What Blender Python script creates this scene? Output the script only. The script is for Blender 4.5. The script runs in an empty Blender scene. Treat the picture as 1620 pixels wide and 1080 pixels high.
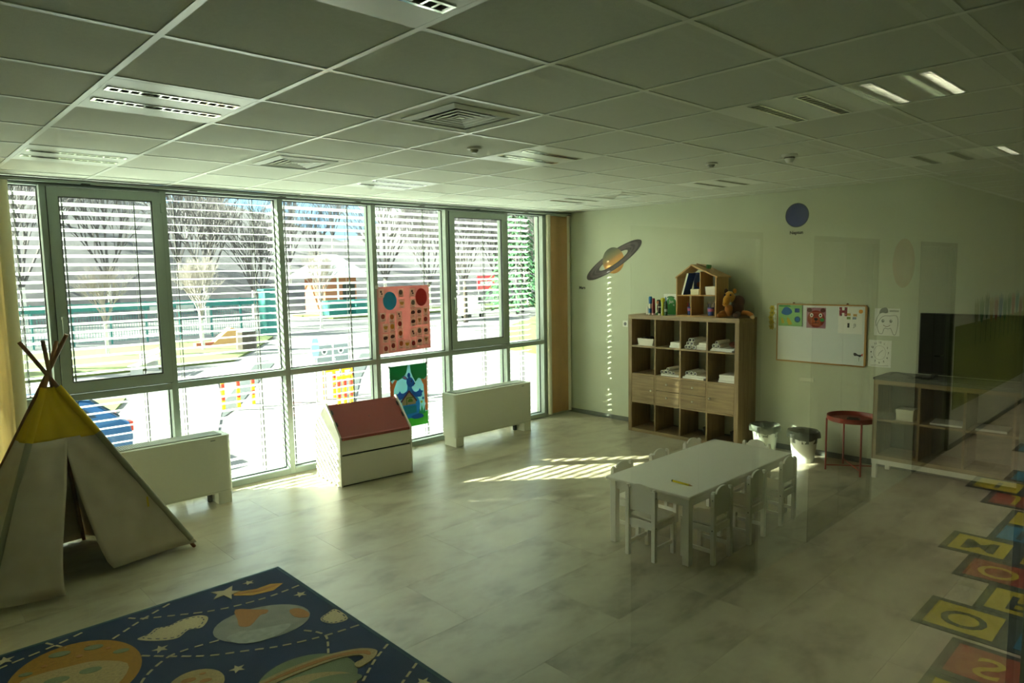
import bpy, bmesh, math, random
from math import sin, cos, pi, radians, sqrt, atan2
from mathutils import Vector, Matrix, Euler

scn = bpy.context.scene
COL = scn.collection
random.seed(7)

# ------------------------------------------------------------------ camera
YAW, PITCH, ROLL, FPX = 0.7584, -0.1005, -0.018, 1089.0
CAM = Vector((-7.111, -6.345, 1.950))
def cam_matrix():
    cy, sy, cp, sp = cos(YAW), sin(YAW), cos(PITCH), sin(PITCH)
    fwd = Vector((sy*cp, cy*cp, sp)); right = Vector((cy, -sy, 0)); up = right.cross(fwd)
    c, s = cos(ROLL), sin(ROLL)
    r = c*right + s*up; u = -s*right + c*up
    m = Matrix(((r.x, u.x, -fwd.x, CAM.x), (r.y, u.y, -fwd.y, CAM.y), (r.z, u.z, -fwd.z, CAM.z), (0, 0, 0, 1)))
    return m
cd = bpy.data.cameras.new('camera'); cam = bpy.data.objects.new('camera', cd); COL.objects.link(cam)
cam.matrix_world = cam_matrix()
cd.sensor_width = 36.0; cd.lens = FPX*36.0/1620.0; cd.clip_start = 0.05; cd.clip_end = 600
scn.camera = cam

# ------------------------------------------------------------------ world, sun, exposure
w = bpy.data.worlds.new('sky'); scn.world = w; w.use_nodes = True
nt = w.node_tree; nt.nodes.clear()
sky = nt.nodes.new('ShaderNodeTexSky'); sky.sky_type = 'NISHITA'; sky.sun_disc = False
sky.sun_elevation = radians(25); sky.sun_rotation = radians(-51); sky.air_density = 1.0; sky.dust_density = 1.5
bgn = nt.nodes.new('ShaderNodeBackground'); bgn.inputs['Strength'].default_value = 0.34
# thin bright cloud veil over the blue
tc = nt.nodes.new('ShaderNodeTexCoord'); mp = nt.nodes.new('ShaderNodeMapping'); mp.inputs['Scale'].default_value = (1.2, 1.2, 4)
nz = nt.nodes.new('ShaderNodeTexNoise'); nz.inputs['Scale'].default_value = 2.2; nz.inputs['Detail'].default_value = 5
rp = nt.nodes.new('ShaderNodeMapRange'); rp.inputs[1].default_value = 0.40; rp.inputs[2].default_value = 0.68
mx = nt.nodes.new('ShaderNodeMix'); mx.data_type = 'RGBA'
mx.inputs['B'].default_value = (8.5, 9.0, 9.6, 1)
wo = nt.nodes.new('ShaderNodeOutputWorld')
L = nt.links.new
L(tc.outputs['Generated'], mp.inputs['Vector']); L(mp.outputs[0], nz.inputs['Vector']); L(nz.outputs[0], rp.inputs[0])
L(rp.outputs[0], mx.inputs['Factor']); L(sky.outputs[0], mx.inputs['A']); L(mx.outputs['Result'], bgn.inputs['Color']); L(bgn.outputs[0], wo.inputs['Surface'])

sl = bpy.data.lights.new('sun', 'SUN'); sun = bpy.data.objects.new('sun', sl); COL.objects.link(sun)
SUN_EL = radians(25)
sdir = Vector((0.763*cos(SUN_EL), -0.647*cos(SUN_EL), -sin(SUN_EL)))
sun.rotation_euler = sdir.to_track_quat('-Z', 'Y').to_euler()
sl.energy = 34.0; sl.angle = radians(0.55); sl.color = (1.0, 0.975, 0.93)

# sampling portal in the window opening (guides the sky's own light, adds none)
pl = bpy.data.lights.new('window_portal', 'AREA'); po = bpy.data.objects.new('window_portal', pl); COL.objects.link(po)
pl.shape = 'RECTANGLE'; pl.size = 6.4; pl.size_y = 2.7; pl.cycles.is_portal = True
po.location = (-3.7, 0.14, 1.36); po.rotation_euler = (radians(-90), 0, 0)

vs = scn.view_settings
vs.view_transform = 'Standard'; vs.look = 'None'; vs.gamma = 1.0; vs.use_curve_mapping = False
vs.exposure = 1.42
scn.cycles.use_denoising = True
scn.cycles.max_bounces = 14; scn.cycles.diffuse_bounces = 12; scn.cycles.glossy_bounces = 4
scn.cycles.transparent_max_bounces = 24; scn.cycles.sample_clamp_indirect = 6.0
scn.cycles.caustics_reflective = False; scn.cycles.caustics_refractive = False

# ------------------------------------------------------------------ materials
def lin(h):
    h = h.lstrip('#'); o = []
    for i in (0, 2, 4):
        v = int(h[i:i+2], 16)/255.0
        o.append(v/12.92 if v <= 0.04045 else ((v+0.055)/1.055)**2.4)
    return (o[0], o[1], o[2], 1.0)
MATS = {}
def mat(name, col, rough=0.5, metal=0.0, spec=0.5, noise=None, bump=None, sheen=0.0, stretch=None, emit=None, coord='Object'):
    """Principled material; noise=(scale, amount[, detail]) varies the base colour, bump=(scale, strength)."""
    if name in MATS: return MATS[name]
    m = bpy.data.materials.new(name); m.use_nodes = True; MATS[name] = m
    t = m.node_tree; b = t.nodes['Principled BSDF']
    c = lin(col) if isinstance(col, str) else (*col, 1.0)
    b.inputs['Base Color'].default_value = c
    b.inputs['Roughness'].default_value = rough; b.inputs['Metallic'].default_value = metal
    b.inputs['Specular IOR Level'].default_value = spec
    if sheen: b.inputs['Sheen Weight'].default_value = sheen
    if emit:
        b.inputs['Emission Color'].default_value = (*emit[0], 1); b.inputs['Emission Strength'].default_value = emit[1]
    if noise or bump:
        tcn = t.nodes.new('ShaderNodeTexCoord'); src = tcn.outputs[coord] if coord != 'Position' else t.nodes.new('ShaderNodeNewGeometry').outputs['Position']
        if stretch:
            mpn = t.nodes.new('ShaderNodeMapping'); mpn.inputs['Scale'].default_value = stretch
            t.links.new(src, mpn.inputs['Vector']); src = mpn.outputs[0]
    if noise:
        n = t.nodes.new('ShaderNodeTexNoise'); n.inputs['Scale'].default_value = noise[0]
        n.inputs['Detail'].default_value = noise[2] if len(noise) > 2 else 4
        t.links.new(src, n.inputs['Vector'])
        r = t.nodes.new('ShaderNodeValToRGB'); a = noise[1]
        r.color_ramp.elements[0].position = 0.3; r.color_ramp.elements[1].position = 0.7
        r.color_ramp.elements[0].color = (c[0]*(1-a), c[1]*(1-a), c[2]*(1-a), 1)
        r.color_ramp.elements[1].color = (min(1, c[0]*(1+a)), min(1, c[1]*(1+a)), min(1, c[2]*(1+a)), 1)
        t.links.new(n.outputs[0], r.inputs[0]); t.links.new(r.outputs[0], b.inputs['Base Color'])
    if bump:
        n2 = t.nodes.new('ShaderNodeTexNoise'); n2.inputs['Scale'].default_value = bump[0]; n2.inputs['Detail'].default_value = 6
        t.links.new(src, n2.inputs['Vector'])
        bn = t.nodes.new('ShaderNodeBump'); bn.inputs['Strength'].default_value = bump[1]; bn.inputs['Distance'].default_value = 0.01
        t.links.new(n2.outputs[0], bn.inputs['Height']); t.links.new(bn.outputs[0], b.inputs['Normal'])
    return m

def glass(name, tint, gain=1.0):
    """Thin pane: clear transmission plus a Schlick mirror reflection that grows towards grazing angles (both faces alike)."""
    m = bpy.data.materials.new(name); m.use_nodes = True; t = m.node_tree; t.nodes.clear()
    out = t.nodes.new('ShaderNodeOutputMaterial'); mixn = t.nodes.new('ShaderNodeMixShader')
    tr = t.nodes.new('ShaderNodeBsdfTransparent'); tr.inputs[0].default_value = (*tint, 1)
    gl = t.nodes.new('ShaderNodeBsdfGlossy'); gl.inputs['Roughness'].default_value = 0.0
    g = t.nodes.new('ShaderNodeNewGeometry'); d = t.nodes.new('ShaderNodeVectorMath'); d.operation = 'DOT_PRODUCT'
    def M(op, *v):
        n = t.nodes.new('ShaderNodeMath'); n.operation = op
        for i, x in enumerate(v):
            if isinstance(x, float): n.inputs[i].default_value = x
            else: t.links.new(x, n.inputs[i])
        return n.outputs[0]
    t.links.new(g.outputs['Incoming'], d.inputs[0]); t.links.new(g.outputs['Normal'], d.inputs[1])
    f = M('POWER', M('SUBTRACT', 1.0, M('ABSOLUTE', d.outputs['Value'])), 5.0)
    f = M('MULTIPLY_ADD', f, 0.96*gain, 0.045*gain)
    t.links.new(f, mixn.inputs[0]); t.links.new(tr.outputs[0], mixn.inputs[1]); t.links.new(gl.outputs[0], mixn.inputs[2])
    t.links.new(mixn.outputs[0], out.inputs['Surface'])
    return m

def translucent(m, f):
    """thin sheet that lets part of the daylight behind it through"""
    t = m.node_tree; b = t.nodes['Principled BSDF']; out = [n for n in t.nodes if n.type == 'OUTPUT_MATERIAL'][0]
    if any(n.type == 'BSDF_TRANSLUCENT' for n in t.nodes): return m
    tr = t.nodes.new('ShaderNodeBsdfTranslucent'); mxs = t.nodes.new('ShaderNodeMixShader'); mxs.inputs[0].default_value = f
    bc = b.inputs['Base Color']
    if bc.is_linked: t.links.new(bc.links[0].from_socket, tr.inputs[0])
    else: tr.inputs[0].default_value = bc.default_value
    t.links.new(b.outputs[0], mxs.inputs[1]); t.links.new(tr.outputs[0], mxs.inputs[2]); t.links.new(mxs.outputs[0], out.inputs['Surface'])
    return m

def floor_mat():
    m = bpy.data.materials.new('stone_look_vinyl'); m.use_nodes = True; t = m.node_tree; b = t.nodes['Principled BSDF']
    g = t.nodes.new('ShaderNodeNewGeometry')
    oi = t.nodes.new('ShaderNodeObjectInfo')
    mp = t.nodes.new('ShaderNodeMapping'); mp.inputs['Scale'].default_value = (1.0, 1.7, 1)
    ad = t.nodes.new('ShaderNodeVectorMath'); ad.operation = 'ADD'
    t.links.new(g.outputs['Position'], ad.inputs[0])
    sc = t.nodes.new('ShaderNodeMath'); sc.operation = 'MULTIPLY'; sc.inputs[1].default_value = 37.0
    t.links.new(oi.outputs['Random'], sc.inputs[0]); t.links.new(sc.outputs[0], ad.inputs[1]); t.links.new(ad.outputs[0], mp.inputs['Vector'])
    n1 = t.nodes.new('ShaderNodeTexNoise'); n1.inputs['Scale'].default_value = 2.3; n1.inputs['Detail'].default_value = 8; n1.inputs['Roughness'].default_value = 0.62
    n1.inputs['Distortion'].default_value = 0.15
    t.links.new(mp.outputs[0], n1.inputs['Vector'])
    r = t.nodes.new('ShaderNodeValToRGB'); e = r.color_ramp.elements
    e[0].position = 0.28; e[0].color = lin('#7c7158'); e[1].position = 0.78; e[1].color = lin('#bfb598')
    q = r.color_ramp.elements.new(0.5); q.color = lin('#aaa087')
    t.links.new(n1.outputs[0], r.inputs[0]); t.links.new(r.outputs[0], b.inputs['Base Color'])
    rr = t.nodes.new('ShaderNodeMapRange'); rr.inputs[3].default_value = 0.26; rr.inputs[4].default_value = 0.40
    t.links.new(n1.outputs[0], rr.inputs[0]); t.links.new(rr.outputs[0], b.inputs['Roughness'])
    b.inputs['Specular IOR Level'].default_value = 0.5
    return m

def wood(name, c1, c2, scale=(1, 14, 14), rough=0.45, freq=3.0):
    m = bpy.data.materials.new(name); m.use_nodes = True; t = m.node_tree; b = t.nodes['Principled BSDF']
    tcn = t.nodes.new('ShaderNodeTexCoord'); mp = t.nodes.new('ShaderNodeMapping'); mp.inputs['Scale'].default_value = scale
    n = t.nodes.new('ShaderNodeTexNoise'); n.inputs['Scale'].default_value = freq; n.inputs['Detail'].default_value = 6; n.inputs['Distortion'].default_value = 0.4
    r = t.nodes.new('ShaderNodeValToRGB'); r.color_ramp.elements[0].position = 0.32; r.color_ramp.elements[1].position = 0.68
    r.color_ramp.elements[0].color = lin(c1); r.color_ramp.elements[1].color = lin(c2)
    t.links.new(tcn.outputs['Object'], mp.inputs['Vector']); t.links.new(mp.outputs[0], n.inputs['Vector'])
    t.links.new(n.outputs[0], r.inputs[0]); t.links.new(r.outputs[0], b.inputs['Base Color']); b.inputs['Roughness'].default_value = rough
    return m

# ------------------------------------------------------------------ mesh helpers
class MB:
    def __init__(s): s.v = []; s.f = []; s.m = []
    def add(s, vs, fs, m=0):
        o = len(s.v); s.v += [tuple(x) for x in vs]
        for f in fs: s.f.append(tuple(i+o for i in f)); s.m.append(m)
        return s
    def box(s, x0, x1, y0, y1, z0, z1, m=0):
        if x0 > x1: x0, x1 = x1, x0
        if y0 > y1: y0, y1 = y1, y0
        if z0 > z1: z0, z1 = z1, z0
        return s.add([(x0,y0,z0),(x1,y0,z0),(x1,y1,z0),(x0,y1,z0),(x0,y0,z1),(x1,y0,z1),(x1,y1,z1),(x0,y1,z1)],
                     [(0,3,2,1),(4,5,6,7),(0,1,5,4),(1,2,6,5),(2,3,7,6),(3,0,4,7)], m)
    def poly(s, pts, z0, z1, m=0):
        """flat polygon in local XY, extruded from z0 to z1"""
        a = sum(pts[i][0]*pts[(i+1) % len(pts)][1]-pts[(i+1) % len(pts)][0]*pts[i][1] for i in range(len(pts)))
        if a < 0: pts = pts[::-1]
        n = len(pts)
        vs = [(x, y, z0) for x, y in pts]+[(x, y, z1) for x, y in pts]
        return s.add(vs, [tuple(range(n-1, -1, -1)), tuple(range(n, 2*n))]+[(i, (i+1) % n, n+(i+1) % n, n+i) for i in range(n)], m)
    def prism(s, pts, axis, a0, a1, m=0):
        """polygon given in the two other axes (cyclic order), extruded along axis 0/1/2"""
        n = len(pts)
        def P(p, a): return [(a, p[0], p[1]), (p[0], a, p[1]), (p[0], p[1], a)][axis]
        vs = [P(p, a0) for p in pts]+[P(p, a1) for p in pts]
        return s.add(vs, [tuple(range(n-1, -1, -1)), tuple(range(n, 2*n))]+[(i, (i+1) % n, n+(i+1) % n, n+i) for i in range(n)], m)
    def cyl(s, p0, p1, r0, r1=None, n=12, caps=True, m=0):
        r1 = r0 if r1 is None else r1
        p0 = Vector(p0); p1 = Vector(p1); d = (p1-p0).normalized()
        a = d.orthogonal().normalized(); b = d.cross(a)
        vs = []
        for p, r in ((p0, r0), (p1, r1)):
            for i in range(n):
                t = 2*pi*i/n; vs.append(p+(a*cos(t)+b*sin(t))*r)
        fs = [(i, (i+1) % n, n+(i+1) % n, n+i) for i in range(n)]
        if caps: fs += [tuple(range(n-1, -1, -1)), tuple(range(n, 2*n))]
        return s.add(vs, fs, m)
    def tube(s, pts, r, n=6, m=0):
        for a, b in zip(pts[:-1], pts[1:]): s.cyl(a, b, r, n=n, m=m)
        return s
    def lathe(s, prof, c=(0, 0, 0), n=24, m=0, sx=1, sy=1):
        vs = []; k = len(prof)
        for r, z in prof:
            for i in range(n):
                t = 2*pi*i/n; vs.append((c[0]+r*cos(t)*sx, c[1]+r*sin(t)*sy, c[2]+z))
        fs = [(j*n+i, j*n+(i+1) % n, (j+1)*n+(i+1) % n, (j+1)*n+i) for j in range(k-1) for i in range(n)]
        if prof[0][0] > 1e-6: fs.append(tuple(range(n-1, -1, -1)))
        if prof[-1][0] > 1e-6: fs.append(tuple(range((k-1)*n, k*n)))
        return s.add(vs, fs, m)
    def ball(s, c, r, n=12, k=8, m=0, rot=None):
        rx, ry, rz = (r, r, r) if not isinstance(r, tuple) else r
        vs = []
        for j in range(k+1):
            ph = pi*j/k
            for i in range(n):
                t = 2*pi*i/n; p = Vector((rx*sin(ph)*cos(t), ry*sin(ph)*sin(t), -rz*cos(ph)))
                if rot is not None: p = rot @ p
                vs.append((c[0]+p.x, c[1]+p.y, c[2]+p.z))
        return s.add(vs, [(j*n+i, j*n+(i+1) % n, (j+1)*n+(i+1) % n, (j+1)*n+i) for j in range(k) for i in range(n)], m)
    def grid(s, fn, nu, nv, m=0):
        vs = [fn(u/nu, v/nv) for v in range(nv+1) for u in range(nu+1)]
        return s.add(vs, [(v*(nu+1)+u, v*(nu+1)+u+1, (v+1)*(nu+1)+u+1, (v+1)*(nu+1)+u) for v in range(nv) for u in range(nu)], m)
    def mesh(s, name, mats):
        me = bpy.data.meshes.new(name); me.from_pydata(s.v, [], s.f); me.update()
        for q in (mats if isinstance(mats, (list, tuple)) else [mats]): me.materials.append(q)
        me.polygons.foreach_set('material_index', s.m)
        return me
    def build(s, name, mats, parent=None, smooth=False, bevel=0.0, weld=False, loc=None, fixn=False):
        me = s.mesh(name, mats)
        if weld or fixn:
            bm = bmesh.new(); bm.from_mesh(me)
            if weld: bmesh.ops.remove_doubles(bm, verts=bm.verts, dist=1e-4)
            bmesh.ops.recalc_face_normals(bm, faces=bm.faces); bm.to_mesh(me); bm.free()
        if smooth:
            me.polygons.foreach_set('use_smooth', [True]*len(me.polygons)); me.set_sharp_from_angle(angle=radians(40))
        return link(name, me, parent, bevel, loc)
def link(name, me, parent=None, bevel=0.0, loc=None):
    o = bpy.data.objects.new(name, me); COL.objects.link(o)
    if parent is not None: o.parent = parent
    if loc is not None: o.location = loc
    if bevel:
        b = o.modifiers.new('bevel', 'BEVEL'); b.width = bevel; b.segments = 2; b.limit_method = 'ANGLE'; b.angle_limit = radians(50)
    return o
def tag(o, label=None, cat=None, group=None, kind=None):
    if label: o['label'] = label
    if cat: o['category'] = cat
    if group: o['group'] = group
    if kind: o['kind'] = kind
    return o
def thing(name, label, cat, loc=(0, 0, 0), rot=(0, 0, 0), group=None):
    o = bpy.data.objects.new(name, None); COL.objects.link(o); o.empty_display_size = 0.1
    o.location = loc; o.rotation_euler = rot
    return tag(o, label, cat, group)
def struct(name, loc=(0, 0, 0)):
    o = bpy.data.objects.new(name, None); COL.objects.link(o); o.location = loc; o['kind'] = 'structure'; return o
def kids(o): return [c for c in COL.objects if c.parent == o]
def dup(root, loc=None, rot=None, label=None, group=None):
    def cp(o, par):
        c = o.copy(); COL.objects.link(c)
        if par is not None: c.parent = par
        for ch in tree.get(o.name, []): cp(ch, c)
        return c
    tree = {}
    for o in COL.objects:
        if o.parent: tree.setdefault(o.parent.name, []).append(o)
    r = cp(root, None)
    if loc is not None: r.location = loc
    if rot is not None: r.rotation_euler = rot
    if label: r['label'] = label
    if group: r['group'] = group
    return r
def text(name, body, size, m, parent, loc=(0, 0, 0), rot=(0, 0, 0), ext=0.0006, align='CENTER', bold=0.0):
    cu = bpy.data.curves.new(name, 'FONT'); cu.body = body; cu.size = size; cu.extrude = ext; cu.align_x = align; cu.align_y = 'CENTER'
    cu.offset = bold; cu.resolution_u = 3
    cu.materials.append(m)
    o = bpy.data.objects.new(name, cu); COL.objects.link(o); o.parent = parent; o.location = loc; o.rotation_euler = rot
    return o
def ell(cx, cy, rx, ry=None, n=28, a0=0.0, a1=2*pi, rot=0.0):
    ry = rx if ry is None else ry; full = abs(a1-a0-2*pi) < 1e-6
    k = n if full else n+1; o = []
    for i in range(k):
        t = a0+(a1-a0)*i/n; x, y = rx*cos(t), ry*sin(t)
        o.append((cx+x*cos(rot)-y*sin(rot), cy+x*sin(rot)+y*cos(rot)))
    return o
def rect(x0, y0, x1, y1): return [(x0, y0), (x1, y0), (x1, y1), (x0, y1)]
def star(cx, cy, r, r2=None, n=5, rot=0.3):
    r2 = r*0.42 if r2 is None else r2
    return [(cx+(r if i % 2 == 0 else r2)*cos(rot+pi*i/n), cy+(r if i % 2 == 0 else r2)*sin(rot+pi*i/n)) for i in range(2*n)]
def flat(name, pts, z, m, parent, th=0.0008):
    """a printed or cut-out patch: thin polygon lying on its sheet"""
    return MB().poly(pts, z, z+th).build(name, m, parent)
ON_WALL = (radians(90), 0, radians(-90)); ON_WINDOW = (radians(90), 0, 0); ON_BACK = (radians(90), 0, radians(180))

H = 2.729          # ceiling height
YP = -5.93         # glazed partition the photograph is taken through
YB = -7.56         # far wall of the corridor behind it
GX, GY = -6.336, -3.896   # a joint of the ceiling grid

M_wall = mat('wall_paint', '#c4c9b1', 0.75, noise=(3, 0.03))
M_ceil = mat('mineral_tile', '#ced1c4', 0.9, bump=(180, 0.25), noise=(60, 0.04))
M_bar = mat('white_grid_metal', '#dfe4da', 0.3, spec=0.6)
M_floor = floor_mat()
M_alu = mat('grey_window_frame', '#97a39a', 0.38, spec=0.5)
M_gasket = mat('black_gasket', '#15181a', 0.6)
M_white = mat('white_lacquer', '#e6e0d2', 0.32)
M_whitep = mat('white_plastic', '#e8e9e2', 0.4)
M_slat = mat('white_slat_paint', '#d9dbd9', 0.45)
M_chrome = mat('satin_metal', '#c4c8c4', 0.22, metal=1.0)
M_refl = mat('lamp_reflector', '#e6e8e0', 0.3, metal=0.6)
M_louver = mat('lamp_louver', '#f2f4ee', 0.10, metal=0.9)
M_black = mat('black_plastic', '#0c0d0d', 0.4)
M_dark = mat('dark_void', '#23241f', 0.8)
M_paper = mat('white_paper', '#f0f0ea', 0.8)
M_ink = mat('black_ink', '#1d1e22', 0.7)
M_grey = mat('grey_pencil', '#6d6f70', 0.8)
M_oak = wood('oak_effect', '#7f6a48', '#a38a62', (14, 1.0, 14), 0.45)
M_oakv = wood('oak_effect_upright', '#7a6544', '#9c835c', (14, 14, 1.0), 0.45)
M_birch = wood('birch_ply', '#b58a52', '#cda468', (12, 12, 1.0), 0.5)
M_pole = wood('pine_pole', '#6d4428', '#9a6a3e', (10, 10, 1.0), 0.5)
G_win = glass('window_glass', (0.965, 0.985, 0.975), 0.8)
G_part = glass('partition_glass', (0.915, 0.957, 0.90), 0.66)
G_part2 = glass('partition_glass_inner', (0.945, 0.965, 0.93), 0.28)
def col(name, h, rough=0.7, **k): return mat(name, h, rough, **k)

# ================================================================== SETTING
# ---- floor: slab with one tile object per vinyl tile
fl = MB().box(-8.6, 0, YB-.2, 0.12, -0.25, -0.004).box(0, 7.0, YB-.2, YP-0.06, -0.25, -0.004).build('floor', M_dark); fl['kind'] = 'structure'
TW, TL = 0.6, 1.2
tile_me = {}
def tile(x0, x1, y0, y1):
    k = (round(x1-x0, 3), round(y1-y0, 3))
    if k not in tile_me:
        w2, l2 = (x1-x0)/2-0.0007, (y1-y0)/2-0.0007
        tile_me[k] = MB().box(-w2, w2, -l2, l2, -0.004, 0).mesh('floor_tile', M_floor)
    link('floor_tile', tile_me[k], fl, 0, ((x0+x1)/2, (y0+y1)/2, 0))
row = 0; y = 0.10
ys = [0.10]
while ys[-1] > YB: ys.append(max(YB, round((-0.46 if len(ys) == 1 else ys[-1]-TW), 3)))
for r_, (ya, yb) in enumerate(zip(ys[:-1], ys[1:])):
    xr = 0.0 if yb >= YP-0.2 else 7.0
    x = -5.36-(r_ % 2)*0.6-TL*4
    while x < xr:
        a, b = max(x, -8.6), min(x+TL, xr)
        if b-a > 0.02: tile(a, b, yb, ya)
        x = round(x+TL, 3)

# ---- ceiling: void above, runners, one object per mineral tile
ce = MB().box(-8.6, 0, YB, 0.12, H+0.10, H+0.3).box(0, 7.0, YB, YP-0.06, H+0.10, H+0.3).build('ceiling', M_dark); ce['kind'] = 'structure'
LAMPS = {(i, j) for i in (0, 4, 8) for j in (-5, -2, 1)}
VENTS = {(2, -1), (2, -4), (8, -4)}         # cells, counted from the grid joint
CORR = {(4, 4), (8, 4), (12, 4), (16, 4)}
ctile = {}
def cbox(x0, x1, y0, y1):
    k = (round(x1-x0, 3), round(y1-y0, 3))
    if k not in ctile:
        a, b = (x1-x0)/2-0.011, (y1-y0)/2-0.011
        ctile[k] = MB().box(-a, a, -b, b, 0.004, 0.019).mesh('ceiling_tile', M_ceil)
    link('ceiling_tile', ctile[k], ce, 0, ((x0+x1)/2, (y0+y1)/2, H))
def cells(xa, xb, ya, yb, skip):
    for i in range(-5, 24):
        for j in range(-8, 9):
            x0, x1 = GX+.6*i, GX+.6*(i+1); y1, y0 = GY-.6*j, GY-.6*(j+1)
            if (i, j) in skip: continue
            x0, x1, y0, y1 = max(x0, xa), min(x1, xb), max(y0, ya), min(y1, yb)
            if x1-x0 > 0.05 and y1-y0 > 0.05: cbox(x0, x1, y0, y1)
cells(-8.6, 0, YP+0.03, 0.0, LAMPS | VENTS); cells(-8.6, 7.0, YB, YP-0.03, CORR)
for i in range(-3, 23):
    x = GX+.6*i
    if -8.6 < x < 7: MB().box(x-.012, x+.012, YP+0.03 if x < 0 else YB, 0 if x < 0 else YP-0.06, H, H+.03).build('grid_runner', M_bar, ce)
    if -8.6 < x < 0: MB().box(x-.012, x+.012, YB, YP-0.03, H, H+.03).build('grid_runner', M_bar, ce)
for j in range(-7, 7):
    y = GY-.6*j
    if YB < y < 0: MB().box(-8.6, 0 if y > YP else 7, y-.012, y+.012, H+.0004, H+.0296).build('grid_runner', M_bar, ce)

# ---- solid walls
def wall(name, *b, m=None):
    o = MB().box(*b).build(name, m or M_wall); o['kind'] = 'structure'; return o
wall('wall_right', 0, 0.12, YP-0.06, 0.12, 0, H+.1)
wall('wall_left', -8.72, -8.6, YB, 0.12, 0, H+.1)
wall('wall_window', -8.6, -6.93, 0.0, 0.20, 0, H+.1)
wall('wall_window_right', -0.46, 0.0, 0.02, 0.20, 0, H+.1)
wall('wall_corridor_front', 0.12, 7.0, YP-0.06, YP+0.06, 0, H+.1)
wall('wall_corridor_end', 7.0, 7.12, YB, YP, 0, H+.1)
M_base = mat('grey_skirting', '#5d6258', 0.5)
bb = MB().box(-0.012, 0, YP+.03, 0.02, 0, 0.055).build('baseboard_right', M_base); bb['kind'] = 'structure'

# ---- corridor back wall with a green dado and three dark doorways, seen mirrored in the partition glass
M_green = mat('lime_dado_paint', '#7f8c40', 0.6)
M_door = mat('dark_door', '#10120f', 0.35)
DX = [(-4.42, -3.10), (-2.36, -1.13), (-0.08, 1.09)]
xs = [-8.6]+[q for d in DX for q in d]+[7.0]
wb = MB()
for a, b in zip(xs[0::2], xs[1::2]): wb.box(a, b, YB-0.12, YB, 0, H+.1)
for a, b in DX: wb.box(a, b, YB-0.12, YB, 2.16, H+.1)
wb = wb.build('wall_corridor', M_wall); wb['kind'] = 'structure'
MB().box(1.16, 7.0, YB, YB+0.006, 0.42, 1.30).build('dado_panel', M_green, wb)
MB().box(-8.6, -4.42, YB, YB+0.01, 0, 0.05).box(1.09, 7, YB, YB+0.01, 0, 0.05).build('skirting', M_base, wb)
for n, (a, b) in enumerate(DX):
    d = struct('door_%d' % (n+1), ((a+b)/2, YB-0.07, 0)); h2 = (b-a)/2
    MB().box(-h2, h2, -.06, -.03, -.004, 2.16).build('door_light_block', M_door, d)  # unseen backing added behind the leaves to keep outside light out
    MB().box(-h2+.04, -.004, 0, .045, .01, 2.12).build('door_leaf', M_door, d)
    MB().box(.004, h2-.04, 0, .045, .01, 2.12).build('door_leaf', M_door, d)
    MB().box(-h2, -h2+.04, -.03, .075, 0, 2.16).box(h2-.04, h2, -.03, .075, 0, 2.16).box(-h2, h2, -.03, .075, 2.12, 2.16).build('door_frame', M_door, d)
    MB().cyl((.06, .045, 1.05), (.06, .09, 1.05), .009).cyl((.06, .09, 1.05), (.17, .09, 1.05), .009).build('door_handle', M_chrome, d)

# ---- glazed partition (the pane in front of the photographer): two sheets of a double glazed unit
wp = struct('window_7', (0, YP, 0))
PX = [-8.6, -4.42, -2.21, 0.0]
for a, b in zip(PX[:-1], PX[1:]):
    MB().box(a+.03, b-.03, -.0190, -.0188, .06, H-.04).build('pane', G_part, wp)
    MB().box(a+.03, b-.03, .0188, .0190, .06, H-.04).build('pane', G_part2, wp)
for a in PX: MB().box(max(a-.03, -8.6), min(a+.03, 0), -.04, .04, 0, H).build('mullion', M_alu, wp)
MB().box(-8.6, 0, -.04, .04, 0, .06).build('bottom_rail', M_alu, wp); MB().box(-8.6, 0, -.04, .04, H-.04, H).build('head_rail', M_alu, wp)

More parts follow.
